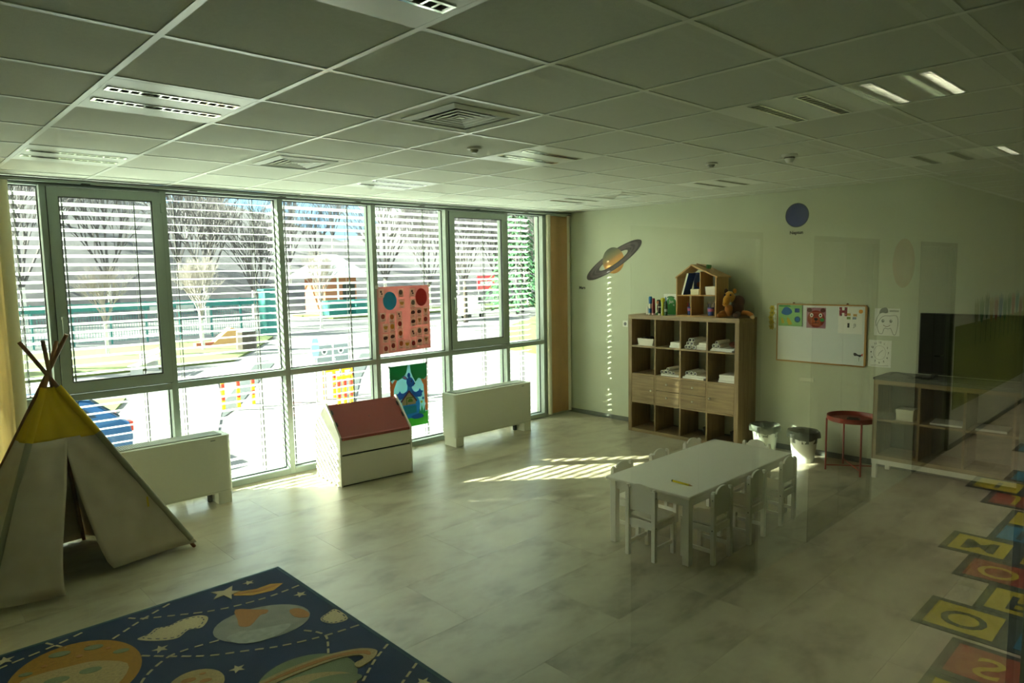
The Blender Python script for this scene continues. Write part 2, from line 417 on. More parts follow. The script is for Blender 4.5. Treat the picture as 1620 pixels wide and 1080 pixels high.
# ---- window wall: six bays
MX = [-6.90, -6.015, -5.16, -4.118, -3.088, -2.097, -1.163, -0.485]
MWD = 0.054; GYW = 0.085
for n, (a, b) in enumerate(zip(MX[:-1], MX[1:])):
    wn = struct('window_%d' % (n+1) if n < 6 else 'window_8', (0, 0, 0))
    xa, xb = a+MWD/2, b-MWD/2
    MB().box(a-MWD/2, xa, 0, .14, 0, H-.02).build('mullion', M_alu, wn, bevel=.003)
    if n == 6: MB().box(xb, b+MWD/2, 0, .14, 0, H-.02).build('mullion', M_alu, wn, bevel=.003)
    MB().box(xa, xb, 0, .14, 0, .055).build('sill_rail', M_alu, wn, bevel=.003)
    MB().box(xa, xb, 0, .14, .985, 1.040).build('transom', M_alu, wn, bevel=.003)
    MB().box(xa, xb, 0, .14, 2.675, H-.02).build('head_rail', M_alu, wn, bevel=.003)
    MB().box(xa, xb, GYW-.003, GYW+.003, .055, .985).build('pane', G_win, wn)
    g = MB()
    for z0, z1 in ((.055, .985), (1.04, 2.675)):
        g.box(xa, xa+.008, GYW-.012, GYW-.004, z0, z1).box(xb-.008, xb, GYW-.012, GYW-.004, z0, z1)
        g.box(xa+.008, xb-.008, GYW-.012, GYW-.004, z0, z0+.008).box(xa+.008, xb-.008, GYW-.012, GYW-.004, z1-.008, z1)
    g.build('gasket', M_gasket, wn)
    if n in (1, 5):     # opening casements
        s0, s1, z0, z1, fw = xa-.008, xb+.008, 1.052, 2.668, .072
        fr = MB()
        for c in ((s0, s0+fw, z0, z1), (s1-fw, s1, z0, z1), (s0+fw, s1-fw, z0, z0+fw+.012), (s0+fw, s1-fw, z1-fw, z1)):
            fr.box(c[0], c[1], -.022, .045, c[2], c[3])
        sash = fr.build('sash', M_alu, wn)
        MB().box(s0+fw, s1-fw, .015, .021, z0+fw+.012, z1-fw).build('pane', G_win, sash)
        e = MB(); i0, i1, k0, k1 = s0+fw, s1-fw, z0+fw+.012, z1-fw
        e.box(i0, i0+.008, -.012, .012, k0, k1).box(i1-.008, i1, -.012, .012, k0, k1).box(i0+.008, i1-.008, -.012, .012, k0, k0+.008).box(i0+.008, i1-.008, -.012, .012, k1-.008, k1)
        e.build('gasket', M_gasket, sash)
        MB().box(s0-.004, s0, -.012, .03, z0, z1).box(s1, s1+.004, -.012, .03, z0, z1).box(s0, s1, -.012, .03, z0-.005, z0).build('shadow_gap', M_gasket, sash)
        hx = s0+.036 if n == 1 else s0+.036
        MB().box(hx-.014, hx+.014, -.032, -.022, 1.57, 1.67).box(hx-.010, hx+.010, -.062, -.032, 1.64, 1.665).box(hx-.010, hx+.010, -.072, -.055, 1.50, 1.665).build('handle', M_alu, sash, bevel=.004)
        MB().box(s1-.012, s1+.012, -.034, -.022, 2.50, 2.58).build('hinge', M_alu, sash, bevel=.003)
    else:
        MB().box(xa, xb, GYW-.003, GYW+.003, 1.040, 2.675).build('pane', G_win, wn)

# ---- curtain rail under the ceiling
cr = thing('curtain_rail', 'long pale metal curtain rail along the ceiling above the windows', 'curtain rail', (0, -.055, H-.003))
MB().box(-8.5, -0.03, -.022, .022, -.032, -.002).build('track', M_alu, cr, bevel=.002)
MB().box(-8.5, -0.03, -.026, -.022, -.012, -.007).box(-8.5, -.03, .022, .030, -.04, -.034).build('slot', M_gasket, cr)
for k in range(11):
    MB().box(-8.2+k*.81, -8.14+k*.81, -.030, .030, -.036, -.028).build('bracket', M_dark, cr)

# ---- tan curtain panels at both ends of the window wall
M_tan = mat('tan_curtain', '#d3ab76', 0.9, noise=(5, .08), stretch=(14, 1, 1))
M_cream = mat('cream_curtain_edge', '#e2dec2', 0.9)
M_tan2 = mat('sand_curtain', '#e9dcb8', 0.9, noise=(5, .10), stretch=(14, 1, 1))
translucent(M_tan, .35); translucent(M_tan2, .45); translucent(M_cream, .25)
def curtain(x0, x1, label, amp, nf, yc, m):
    c = thing('curtain', label, 'curtain', ((x0+x1)/2, yc, 0)); hw = (x1-x0)/2
    def fn(u, v): return (-hw+2*hw*u, amp*cos(2*pi*nf*u), 0.035+(H-.075)*v)
    o = MB().grid(fn, 64, 6).build('fabric', m, c, smooth=True)
    s = o.modifiers.new('thick', 'SOLIDIFY'); s.thickness = .006
    for sx in (-1, 1):
        MB().cyl((sx*hw, 0, .03), (sx*hw, 0, H-.04), .045 if amp > .02 else .03, n=14).build('folded_edge', M_cream, c, smooth=True)
    MB().box(-hw, hw, -.012, .012, H-.052, H-.038).build('heading', M_alu, c)
curtain(-0.44, -0.055, 'tan curtain panel hanging in the corner beside the saturn sticker', .012, 1.5, -.035, M_tan)
curtain(-6.86, -6.285, 'tan pleated curtain behind the yellow and grey play tent', .035, 5, -.055, M_tan2)

# ---- outside venetian blinds, one per bay
def slat_mesh(length, depth=.066, crown=.0075):
    b = MB(); k = 5
    vs = []
    for s in (-.5, .5):
        for i in range(k):
            t = i/(k-1)*2-1
            vs.append((s*length, t*depth/2, crown*(1-t*t)))
    b.add(vs, [(i, i+1, k+i+1, k+i) for i in range(k-1)])
    return b
names = ['half hidden behind the tan curtain at the tent', 'outside the casement window by the play tent', 'with flat slats outside the bay right of the tent',
         'outside the bay behind the red lidded house chest', 'outside the bay with the pink poster', 'outside the casement window beside the pink poster', 'outside the narrow bay beside the corner curtain']
for n, (a, b) in enumerate(zip(MX[:-1], MX[1:])):
    bl = thing('venetian_blind', 'white outside venetian blind '+names[n], 'blind', ((a+b)/2, .285, 0), group='venetian blinds outside the windows')
    ln = b-a-.003; tilt = radians(-6 if n == 2 else 19)
    me = slat_mesh(ln, .066 if n == 2 else .071).mesh('slat', M_slat)
    for k in range(41):
        o = link('slat', me, bl, 0, (0, 0, .045+k*.0700)); o.rotation_euler.x = -tilt
    MB().box(-ln/2, ln/2, -.04, .04, -.01, .012).build('bottom_rail', M_slat, bl)
    MB().box(-ln/2, ln/2, -.045, .045, 2.885, 2.96).build('head_box', M_slat, bl)
    for sx in (-.5+.16/ln, .5-.16/ln):
        MB().cyl((sx*ln, -.036, 0), (sx*ln, -.036, 2.9), .0030, n=4).cyl((sx*ln, .036, 0), (sx*ln, .036, 2.9), .0030, n=4).build('ladder_cord', M_dark, bl)
        MB().cyl((sx*ln+.012, 0, 0), (sx*ln+.012, 0, 2.9), .0045, n=4).build('lift_tape', M_dark, bl)

# ================================================================== CEILING FITTINGS
M_tube = mat('lamp_tube_off', '#f4f5ee', 0.3)
M_tube_on = mat('lamp_tube_lit', '#fffaf0', 0.4, emit=((1.0, 0.93, 0.78), 250.0))
def make_lamp(label, on=False):
    t = thing('ceiling_lamp', label, 'ceiling lamp', group='recessed louvre lamps')
    s = .287
    slots = [(-.148, -.080), (.080, .148)]
    f = MB(); e = .27
    f.box(-s, s, -s, -.148, 0, .014).box(-s, s, .148, s, 0, .014).box(-s, s, -.080, .080, 0, .014)
    for a, b in slots: f.box(-s, -e, a, b, 0, .014).box(e, s, a, b, 0, .014)
    f.build('panel', M_bar, t)
    for a, b in slots:
        m = (a+b)/2
        MB().grid(lambda u, v: (-e+2*e*v, m+(a-m)*cos(pi*u), .006+.06*sin(pi*u)), 8, 1).build('reflector', M_refl, t)
        lv = MB().box(-e, e, a, a+.013, -.004, .02).box(-e, e, b-.013, b, -.004, .02)
        for k in range(14): x = -e+.012+k*(2*e-.024)/13; lv.box(x-.0045, x+.0045, a+.013, b-.013, -.003, .022)
        lv.box(-e, -e+.012, a+.013, b-.013, -.004, .02).box(e-.012, e, a+.013, b-.013, -.004, .02)
        lv.build('louver', M_louver, t)
        MB().cyl((-e+.01, m, .045), (e-.01, m, .045), .013, n=10).build('tube', M_tube_on if on else M_tube, t)
    return t
lname = {(0, -5): 'above the left windows nearest the glass, behind the first lamp', (0, -2): 'largest in the left half of the ceiling',
         (0, 1): 'cut off by the top edge of the picture', (4, -5): 'over the middle windows close to the curtain rail', (4, -2): 'beside the small dome sensor, centre of the ceiling',
         (4, 1): 'large one in the right half of the ceiling', (8, -5): 'in the far corner in front of the saturn sticker', (8, -2): 'before the wall above the book shelf', (8, 1): 'near the wall above the television'}
def cellc(i, j): return (GX+.6*(i+.5), GY-.6*(j+.5), H)
lamp0 = None
for ij in sorted(LAMPS):
    lb = 'square recessed louvre lamp '+lname[ij]
    if lamp0 is None: lamp0 = make_lamp(lb); lamp0.location = cellc(*ij)
    else: dup(lamp0, cellc(*ij), label=lb)
lampc = make_lamp('nearest lit louvre lamp of the corridor ceiling, mirrored large in the glass', True); lampc.location = cellc(4, 4); lampc['group'] = 'lit corridor lamps'
for ij, q in zip(sorted(CORR)[1:], ('second', 'third', 'farthest')): dup(lampc, cellc(*ij), label=q+' lit louvre lamp along the corridor ceiling, mirrored in the glass')

M_vent = mat('vent_enamel', '#d3d7cb', 0.45)
def make_vent(label):
    t = thing('ceiling_vent', label, 'vent', group='square ceiling air vents')
    def ring(a, za, b, zb, th=.004):
        g = MB(); P = [(-1, -1), (1, -1), (1, 1), (-1, 1)]
        vs = [(p[0]*a, p[1]*a, za) for p in P]+[(p[0]*b, p[1]*b, zb) for p in P]
        vs += [(x, y, z+th) for x, y, z in vs]; fs = []
        for i in range(4):
            j = (i+1) % 4
            fs += [(i, j, 4+j, 4+i), (8+i, 12+i, 12+j, 8+j), (i, 8+i, 8+j, j), (4+i, 4+j, 12+j, 12+i)]
        return g.add(vs, fs)
    ring(.289, .003, .188, .003, .012).build('tile_plate', M_ceil, t, fixn=True)
    ring(.212, -.001, .178, -.012, .008).build('frame', M_vent, t, fixn=True)
    for k, a in enumerate((.168, .128, .088, .050)): ring(a, -.006, a-.011, -.006, .003).add([(q[0], q[1], q[2]) for q in ring(a-.011, -.006, a-.032, .012, .003).v], ring(a-.011, -.006, a-.032, .012, .003).f).build('cone', M_vent, t)
    MB().box(-.018, .018, -.018, .018, -.006, .02).build('hub', M_vent, t, bevel=.003)
    MB().box(-.188, .188, -.188, .188, .055, .06).box(-.190, -.186, -.19, .19, .004, .06).box(.186, .190, -.19, .19, .004, .06).box(-.19, .19, -.190, -.186, .004, .06).box(-.19, .19, .186, .190, .004, .06).build('plenum', M_dark, t)
    return t
v0 = make_vent('square louvred air vent, large, in the middle of the ceiling'); v0.location = cellc(2, -1)
dup(v0, cellc(2, -4), label='square louvred air vent over the windows left of the ceiling middle')
dup(v0, cellc(8, -4), label='square louvred air vent in the far corner above the saturn sticker')
def sensor(label, x, y, r, cat, deep):
    t = thing('ceiling_sensor', label, cat, (x, y, H+.004))
    MB().lathe([(0, -.001), (r, -.001), (r, -.012), (r*.86, -.016), (0, -.016)][::-1], n=20).build('base', M_whitep, t, smooth=True, fixn=True)
    MB().lathe([(r*.62, -.016), (r*.6, -deep*.6), (r*.35, -deep), (0, -deep*1.02)], n=16).build('dome', M_whitep if deep > .04 else mat('sensor_lens', '#a9ad9f', .3), t, smooth=True, fixn=True)
    if deep > .04: MB().lathe([(r*.64, -.020), (r*.64, -.028)], n=16).build('grille', M_dark, t)
sensor('small white dome sensor beside the central lamp', -4.224, -2.983, .045, 'sensor', .035)
sensor('small white round detector between two lamps near the wall', -2.42, -3.585, .045, 'smoke detector', .036)
sensor('white round smoke detector on the right half of the ceiling', -2.305, -4.127, .055, 'smoke detector', .058)

# ================================================================== FURNITURE
def sh(b, o):
    """mesh written in room coordinates -> coordinates of its (unrotated) thing"""
    x, y, z = o.location; b.v = [(p[0]-x, p[1]-y, p[2]-z) for p in b.v]; return b

# ---- cube book shelf against the right wall
X0, X1 = -.396, -.010                       # front and back
Y0, Y1, HS = -1.302, -2.745, 1.417
T = .050; t_ = .020
bs = thing('cube_shelf', 'tall oak effect cube shelf of four by four compartments against the wall', 'shelf', (-.2, -2.02, 0))
def part(name, m, p, *boxes, bevel=.0015):
    b = MB()
    for q in boxes: b.box(*q)
    return sh(b, p).build(name, m, p, bevel=bevel)
part('side_panel', M_oakv, bs, (X0, X1, Y0-T, Y0, 0, HS-T)); part('side_panel', M_oakv, bs, (X0, X1, Y1, Y1+T, 0, HS-T))
part('top_panel', M_oak, bs, (X0, X1, Y1, Y0, HS-T, HS)); part('bottom_panel', M_oak, bs, (X0, X1, Y1+T, Y0-T, 0, .042))
cw = (Y0-Y1-2*T-3*t_)/4; ch = (HS-T-.042-3*t_)/4
cy = [Y0-T-i*(cw+t_) for i in range(4)]            # left (upper y) edge of each column
cz = [HS-T-(i+1)*ch-i*t_ for i in range(4)]        # bottom of each row
for i in range(3): part('upright', M_oakv, bs, (X0+.004, X1, cy[i]-cw-t_, cy[i]-cw, .042, HS-T))
for i in range(4):
    for r in range(3): part('shelf_board', M_oak, bs, (X0+.004, X1, cy[i]-cw, cy[i], cz[r]-t_, cz[r]))
M_knob = mat('pale_knob', '#d8d2bd', 0.3)
def knob(p, y, z):
    b = MB(); b.v = []
    b.cyl((X0+.004, y, z), (X0-.010, y, z), .005, n=8).ball((X0-.016, y, z), .012, 10, 6); sh(b, bs).build('knob', M_knob, p, smooth=True)
for i, ky in ((0, .035), (3, None)):
    z0 = cz[2]; d = part('door', M_oak, bs, (X0+.003, X0+.019, cy[i]-cw+.002, cy[i]-.002, z0+.002, z0+ch-.002))
    knob(d, cy[i]-cw+.035 if i == 0 else cy[i]-.035, z0+ch*.47)
for i in (1, 2):
    for k in range(2):
        z0 = cz[2]+k*ch/2; d = part('drawer', M_oak, bs, (X0+.003, X0+.30, cy[i]-cw+.002, cy[i]-.002, z0+.002, z0+ch/2-.0025)); knob(d, cy[i]-cw*.5, z0+ch*.27)
# things in the compartments
tr = thing('storage_tray', 'white plastic tray with dark odds and ends in the top left compartment', 'tray', (-.27, cy[0]-cw*.56, cz[0]))
b = MB(); wx, wy = .10, .115
for q in ((-wx, wx, -wy, wy, 0, .006), ): b.box(*q)
for s in (-1, 1):
    b.prism([(s*wy*.86, .004), (s*wy, .085), (s*wy*.97, .085), (s*wy*.83, .004)], 0, -wx, wx)
    b.add([(s*wx*.9, -wy*.86, .004), (s*wx*.9, wy*.86, .004), (s*wx, wy, .085), (s*wx, -wy, .085), (s*wx*.86, -wy*.86, .004), (s*wx*.86, wy*.86, .004), (s*wx*.96, wy, .085), (s*wx*.96, -wy, .085)],
          [(0, 1, 2, 3), (4, 7, 6, 5), (3, 2, 6, 7), (0, 4, 5, 1), (0, 3, 7, 4), (1, 5, 6, 2)])
b.build('tray', M_white, tr)
b = MB()
for k in range(9): b.ball((random.uniform(-.07, .07), random.uniform(-.08, .08), .07+random.uniform(0, .02)), (.03, .035, .018), 8, 5)
b.build('contents', M_dark, tr)['kind'] = 'stuff'
def stack(name, label, n, x, y, z, dx, dy, th, group=None):
    """one object per sheet bundle of a pile"""
    rnd = random.Random(int(abs(y)*1000)+n)
    for k in range(n):
        o = thing(name, label[k] if isinstance(label, list) else label, 'paper', (x+rnd.uniform(-.008, .008), y+rnd.uniform(-.01, .01), z+k*th), (0, 0, rnd.uniform(-.07, .07)), group)
        MB().box(-dx/2, dx/2, -dy/2, dy/2, 0, th*.94).build('sheets', M_paper, o)
        MB().box(-dx/2+.004, dx/2-.006, -dy/2-.0006, dy/2+.0006, th*.25, th*.62).build('page_edges', mat('page_edge_shade', '#cfcfc8', .9), o)
def rolls(label, spots, z, group, ln=.26, x=-.235):
    for k, (dy, dz, r) in enumerate(spots):
        o = thing('paper_roll', label, 'paper roll', (x, dy, z+dz+r), (0, 0, random.uniform(-.08, .08)), group)
        MB().cyl((-ln/2, 0, 0), (ln/2, 0, 0), r, n=14, caps=False).build('roll', M_paper, o, smooth=True)
        MB().cyl((-ln/2+.003, 0, 0), (ln/2-.003, 0, 0), r*.93, n=14).build('core', M_paper, o)
        MB().cyl((-ln/2+.0005, 0, 0), (-ln/2+.0035, 0, 0), r*.62, n=12).build('hole', M_black, o)
def colx(i, f): return cy[i]-cw*f
stack('paper_pile', ['white paper pile in the top row, second compartment, lower bundle', 'white paper pile in the top row, second compartment, middle bundle', 'white paper pile in the top row, second compartment, upper bundle'],
      3, -.24, colx(1, .76), cz[0], .23, .15, .021, 'paper piles on the cube shelf')
r = .023
rolls('white paper roll in the heap in the top row, third compartment', [(colx(2, .14), 0, r), (colx(2, .30), 0, r), (colx(2, .46), 0, r), (colx(2, .22), .040, r), (colx(2, .39), .040, r), (colx(2, .31), .080, r), (colx(2, .47), .083, .02)], cz[0], 'paper rolls, top row third compartment')
stack('paper_pile', ['white sheets beside the rolls in the top row, third compartment, bottom bundle', 'white sheets beside the rolls in the top row, third compartment, middle bundle', 'white sheets beside the rolls in the top row, third compartment, top bundle'],
      3, -.22, colx(2, .77), cz[0], .25, .125, .026, 'paper piles on the cube shelf')
rolls('white paper roll in the top row, fourth compartment', [(colx(3, .20), .034, r), (colx(3, .36), .034, .021), (colx(3, .27), .074, .02)], cz[0], 'paper rolls, top row fourth compartment')
stack('paper_pile', ['flat white sheets under the rolls in the top row, fourth compartment, lower', 'flat white sheets under the rolls in the top row, fourth compartment, upper'], 2, -.23, colx(3, .5), cz[0], .27, .27, .017, 'paper piles on the cube shelf')
bg = thing('cloth_bundle', 'brown crumpled cloth bundle on papers in the top right compartment', 'cloth', (-.22, colx(3, .78), cz[0]+.036))
M_brown = mat('brown_cloth', '#5a321d', 0.9, noise=(20, .3))
MB().ball((0, 0, .03), (.10, .055, .032), 16, 8).ball((-.04, .02, .04), (.06, .04, .03), 12, 8).ball((.03, -.02, .045), (.06, .03, .028), 12, 8).build('cloth', M_brown, bg, smooth=True)
stack('paper_pile', ['white sheets under rolls in the second row, second compartment'], 1, -.23, colx(1, .56), cz[1], .28, .24, .022, 'paper piles on the cube shelf')
rolls('white paper roll in the second row, second compartment', [(colx(1, .22), .022, .021), (colx(1, .40), .022, .024), (colx(1, .56), .022, .022), (colx(1, .47), .063, .02), (colx(1, .72), .022, .018)], cz[1], 'paper rolls, second row second compartment')
stack('paper_pile', ['white sheets under rolls in the second row, third compartment, lower', 'white sheets under rolls in the second row, third compartment, upper'], 2, -.23, colx(2, .52), cz[1], .28, .28, .02, 'paper piles on the cube shelf')
rolls('white paper roll in the second row, third compartment', [(colx(2, .18), .040, .023), (colx(2, .36), .040, .023), (colx(2, .54), .040, .02)], cz[1], 'paper rolls, second row third compartment')
stack('paper_pile', ['white paper pile in the second row, right compartment, bottom bundle', 'white paper pile in the second row, right compartment, second bundle from below', 'white paper pile in the second row, right compartment, second bundle from above', 'white paper pile in the second row, right compartment, top bundle'],
      4, -.24, colx(3, .70), cz[1], .24, .20, .020, 'paper piles on the cube shelf')
for i, lb in ((2, 'grey shoe box low at the back of the bottom row, third compartment'), (3, 'grey shoe box low at the back of the bottom row, right compartment')):
    o = thing('shoe_box', lb, 'box', (-.10, colx(i, .72), .042)); MB().box(-.07, .07, -.07, .07, 0, .075).build('box', mat('dark_grey_card', '#33362f', .9), o, bevel=.003)
    MB().box(-.073, .073, -.073, .073, .070, .095).build('lid', mat('dark_grey_card', '#33362f', .9), o, bevel=.003)

# ---- doll's house shelf on top
dh = thing('doll_house', 'open birch doll house shelf with a pitched roof on the cube shelf', 'doll house', (-.24, -2.204, HS))
hw = .252; dx0, dx1 = -.13, .13; ze, zp, py = .435, .575, .06
def dpart(name, b): b.build(name, M_birch, dh, bevel=.0012)
dpart('floor_board', MB().box(dx0, dx1, -hw, hw, 0, .014))
dpart('side_wall', MB().box(dx0, dx1, hw-.014, hw, .014, ze)); dpart('side_wall', MB().box(dx0, dx1, -hw, -hw+.014, .014, ze))
dpart('middle_board', MB().box(dx0, dx1, -hw+.014, hw-.014, .232, .244))
dpart('lower_divider', MB().box(dx0, dx1, .053, .065, .014, .232)); dpart('upper_divider', MB().box(dx0, dx1, -.06, -.048, .244, .50))
dpart('roof_board', MB().prism([(hw+.012, ze-.008), (hw+.012, ze+.008), (py, zp+.008), (py, zp-.010)], 0, dx0, dx1))
dpart('roof_board', MB().prism([(py, zp-.010), (py, zp+.008), (-hw-.012, ze+.008), (-hw-.012, ze-.008)], 0, dx0, dx1+.03))
def box_thing(name, label, cat, loc, b, m, part_name='body', rot=(0, 0, 0), bevel=.002):
    o = thing(name, label, cat, loc, rot); b.build(part_name, m, o, bevel=bevel); return o
Z1 = HS+.014; Z2 = HS+.244
M_navy = mat('navy_cover', '#2a4da6', .5, noise=(12, .35))
o = thing('picture_book', 'dark blue picture book leaning in the upper left room of the doll house', 'book', (-.28, -2.03, Z2), (radians(16), 0, 0))
MB().box(-.09, .06, -.012, .004, 0, .25).build('cover', M_navy, o, bevel=.002); MB().box(-.092, .058, .004, .0075, .004, .246).build('pages', M_paper, o)
MB().box(-.0905, -.0903, -.012, .004, 0, .25).build('spine', M_paper, o)
o = box_thing('picture_book', 'dark blue picture book flat against the back of the upper left room', 'book', (-.17, -2.13, Z2), MB().box(-.01, .01, -.055, .07, 0, .245), M_navy, 'cover')
MB().poly(ell(0, 0, .03), 0, .001).build('emblem', mat('dull_red', '#6a2a2e', .7), o, loc=(-.011, 0, .11)).rotation_euler = ON_WALL
def open_box(name, label, cat, loc, wx, wy, h, m, flare=1.12):
    o = thing(name, label, cat, loc); b = MB()
    a = [(-wx, -wy), (wx, -wy), (wx, wy), (-wx, wy)]
    vs = [(x, y, 0) for x, y in a]+[(x*flare, y*flare, h) for x, y in a]+[(x*flare*.93, y*flare*.93, h) for x, y in a]+[(x*.92, y*.92, .006) for x, y in a]
    fs = [(0, 3, 2, 1), (12, 13, 14, 15)]
    for i in range(4):
        j = (i+1) % 4; fs += [(i, j, 4+j, 4+i), (4+i, 4+j, 8+j, 8+i), (8+i, 8+j, 12+j, 12+i)]
    b.add(vs, fs).build('tub', m, o, bevel=.002); return o
open_box('storage_tub', 'small cream plastic tub in the upper left room of the doll house', 'tub', (-.29, -2.17, Z2), .045, .048, .062, mat('cream_plastic', '#e8e0bd', .4))
open_box('storage_tub', 'white ribbed tub in the upper right room of the doll house', 'tub', (-.28, -2.36, Z2), .05, .055, .092, M_white)
o = box_thing('card_sheet', 'tall pale blue card standing at the back of the upper right room', 'card', (-.16, -2.36, Z2), MB().box(-.004, .004, -.07, .065, 0, .20), mat('pale_blue_card', '#b9d0d8', .7), 'card', rot=(0, radians(4), 0))
M_cup = mat('printed_cup', '#3a55a0', .5, noise=(40, .6))
def pencil_cup(label, y, cols):
    o = thing('pencil_cup', label, 'pencil cup', (-.27, y, Z1))
    MB().lathe([(.030, 0), (.036, .09), (.033, .09), (.028, .008), (0, .008)], n=18).build('cup', M_cup, o, smooth=True)
    MB().lathe([(.0337, .045), (.0355, .075)], n=18).build('printed_band', mat('pink_print', '#c06aa0', .5), o)
    for k, c in enumerate(cols):
        a = k*2.4; r = .017; q = thing('pencil', 'thin pencil in the '+label.replace('blue patterned ', '').replace('in the ', 'of the '), 'pencil', (-.27+r*cos(a), y+r*sin(a), Z1+.010), (.12*sin(a)*-1, .12*cos(a), 0), 'pencils in the '+label.split(' doll')[0])
        m = mat('pencil_'+c, c, .5)
        MB().cyl((0, 0, 0), (0, 0, .115+.012*(k % 3)), .0042, n=6).build('shaft', m, q); MB().cyl((0, 0, .115+.012*(k % 3)), (0, 0, .131+.012*(k % 3)), .0042, .001, n=6).build('tip', M_birch, q)
pencil_cup('blue patterned cup in the lower left room of the doll house', -2.075, ['#c43a2e', '#d8412f', '#8a2c52', '#c8502c', '#41306a'])
pencil_cup('blue patterned cup in the lower right room of the doll house', -2.335, ['#e8e4de', '#2a2a60', '#d8d4d0', '#b03048', '#1d2440', '#d9c8c0'])
box_thing('black_case', 'dark upright pencil case beside the right hand cup in the doll house', 'case', (-.24, -2.385, Z1), MB().box(-.03, .03, -.012, .012, 0, .14), mat('dark_purple', '#241b2c', .6))
o = thing('paint_brush', 'wooden handled brush with a green head lying on the doll house roof', 'brush', (-.24, -2.145, HS+.583), (radians(9), 0, 0))
MB().cyl((-.02, 0, .006), (-.02, -.13, -.012), .006, n=8).build('handle', M_pole, o); MB().lathe([(.0, -.0), (.026, .004), (.030, .035), (.026, .045), (0, .046)], c=(-.02, -.155, -.03), n=14).build('head', mat('leaf_green', '#1f6b26', .6), o, smooth=True)

# ---- bottles and packs left of the doll's house
def bottle(label, y, x, prof, m, parts=()):
    o = thing('bottle', label, 'bottle', (x, y, HS), group='tubes and bottles on the cube shelf'); MB().lathe(prof, n=14).build('body', m, o, smooth=True)
    for nm, pr, mm in parts: MB().lathe(pr, n=14).build(nm, mm, o, smooth=True)
M_blue = mat('mid_blue', '#1f6ea6', .4); M_red = mat('dark_red', '#7a1420', .4); M_lime = mat('lime_yellow', '#c3c32a', .5); M_dkgreen = mat('bottle_green', '#10401c', .4)
bottle('small white capped jar at the far left of the shelf top', -1.475, -.24, [(.022, 0), (.022, .05), (0, .05)], M_white, [('lid', [(.019, .05), (.016, .09), (0, .09)], M_white)])
bottle('blue and white bottle next to the dark red tube', -1.545, -.29, [(.022, 0), (.022, .02), (0, .02)], M_white, [('label', [(.0215, .02), (.0215, .075)], M_blue), ('neck', [(.021, .075), (.012, .12), (.014, .13)], M_white), ('cap', [(.019, .13), (.021, .20), (.017, .215), (0, .215)], M_blue)])
bottle('dark red glitter tube standing on its pink cap', -1.598, -.30, [(.021, .022), (.020, .10), (.015, .195), (.002, .197)], M_red, [('cap', [(.020, 0), (.020, .022), (0, .022)], mat('pink_cap', '#d7a7ac', .4))])
o = thing('toy_figure', 'small brown toy figure on a green base among the bottles', 'toy', (-.28, -1.655, HS))
MB().lathe([(.032, 0), (.030, .02), (.012, .035), (0, .036)], n=14).build('base', mat('leaf_green', '#1f6b26', .6), o, smooth=True)
MB().lathe([(.010, .03), (.020, .07), (.018, .11), (.008, .125)], n=12).build('body', M_brown, o, smooth=True); MB().ball((0, 0, .148), .026, 12, 8).build('head', mat('tan_face', '#b0703c', .7), o, smooth=True)
MB().ball((.004, 0, .166), (.026, .026, .014), 10, 6).build('cap', M_dkgreen, o, smooth=True)
bottle('black tube with a white cap between the toy figure and the yellow tube', -1.69, -.31, [(.016, .02), (.017, .12), (.010, .175), (.001, .177)], M_black, [('cap', [(.017, 0), (.017, .02), (0, .02)], M_white), ('stripe', [(.0175, .09), (.0175, .10)], M_white)])
bottle('yellow tube with a flower shaped top before the green box', -1.742, -.32, [(.015, 0), (.014, .09), (.016, .15), (.004, .165)], M_lime, [('top', [(.014, .15), (.027, .168), (.025, .195), (.008, .205), (0, .204)], M_lime)])
bottle('dark green tube with a grey label right of the yellow tube', -1.79, -.33, [(.018, 0), (.018, .12), (.009, .165), (0, .166)], M_dkgreen, [('label', [(.0185, .045), (.0185, .075)], mat('soft_grey', '#9aa39a', .5))])
M_ggreen = mat('carton_green', '#1d8a2d', .5)
o = thing('green_carton', 'green and white printed carton behind the tubes on the shelf', 'box', (-.20, -1.79, HS), (0, 0, radians(-8)))
MB().box(-.035, .035, -.10, .10, 0, .245).build('carton', M_paper, o, bevel=.002)
a = bpy.data.objects.new('front_print', None); COL.objects.link(a); a.parent = o; a.location = (-.0355, 0, 0); a.rotation_euler = ON_WALL
flat('green_panel', [(-.075, .005), (.085, .005), (.085, .17), (.035, .215), (-.01, .215), (-.055, .165)], 0, M_ggreen, a); flat('white_arch', ell(.01, .20, .062, .022, a0=0, a1=pi, n=12), .001, mat('leaf_green', '#1f6b26', .6), a)
flat('blue_figure', [(-.09, .13), (-.06, .13), (-.055, .19), (-.07, .215), (-.085, .19)], .001, M_blue, a); flat('orange_panel', rect(.086, .01, .098, .15), .001, mat('amber', '#c7891f', .6), a)
text('lettering', 'Jan', .058, M_paper, a, (.018, .158, .002)); text('lettering', 'n', .04, M_paper, a, (.055, .12, .002))

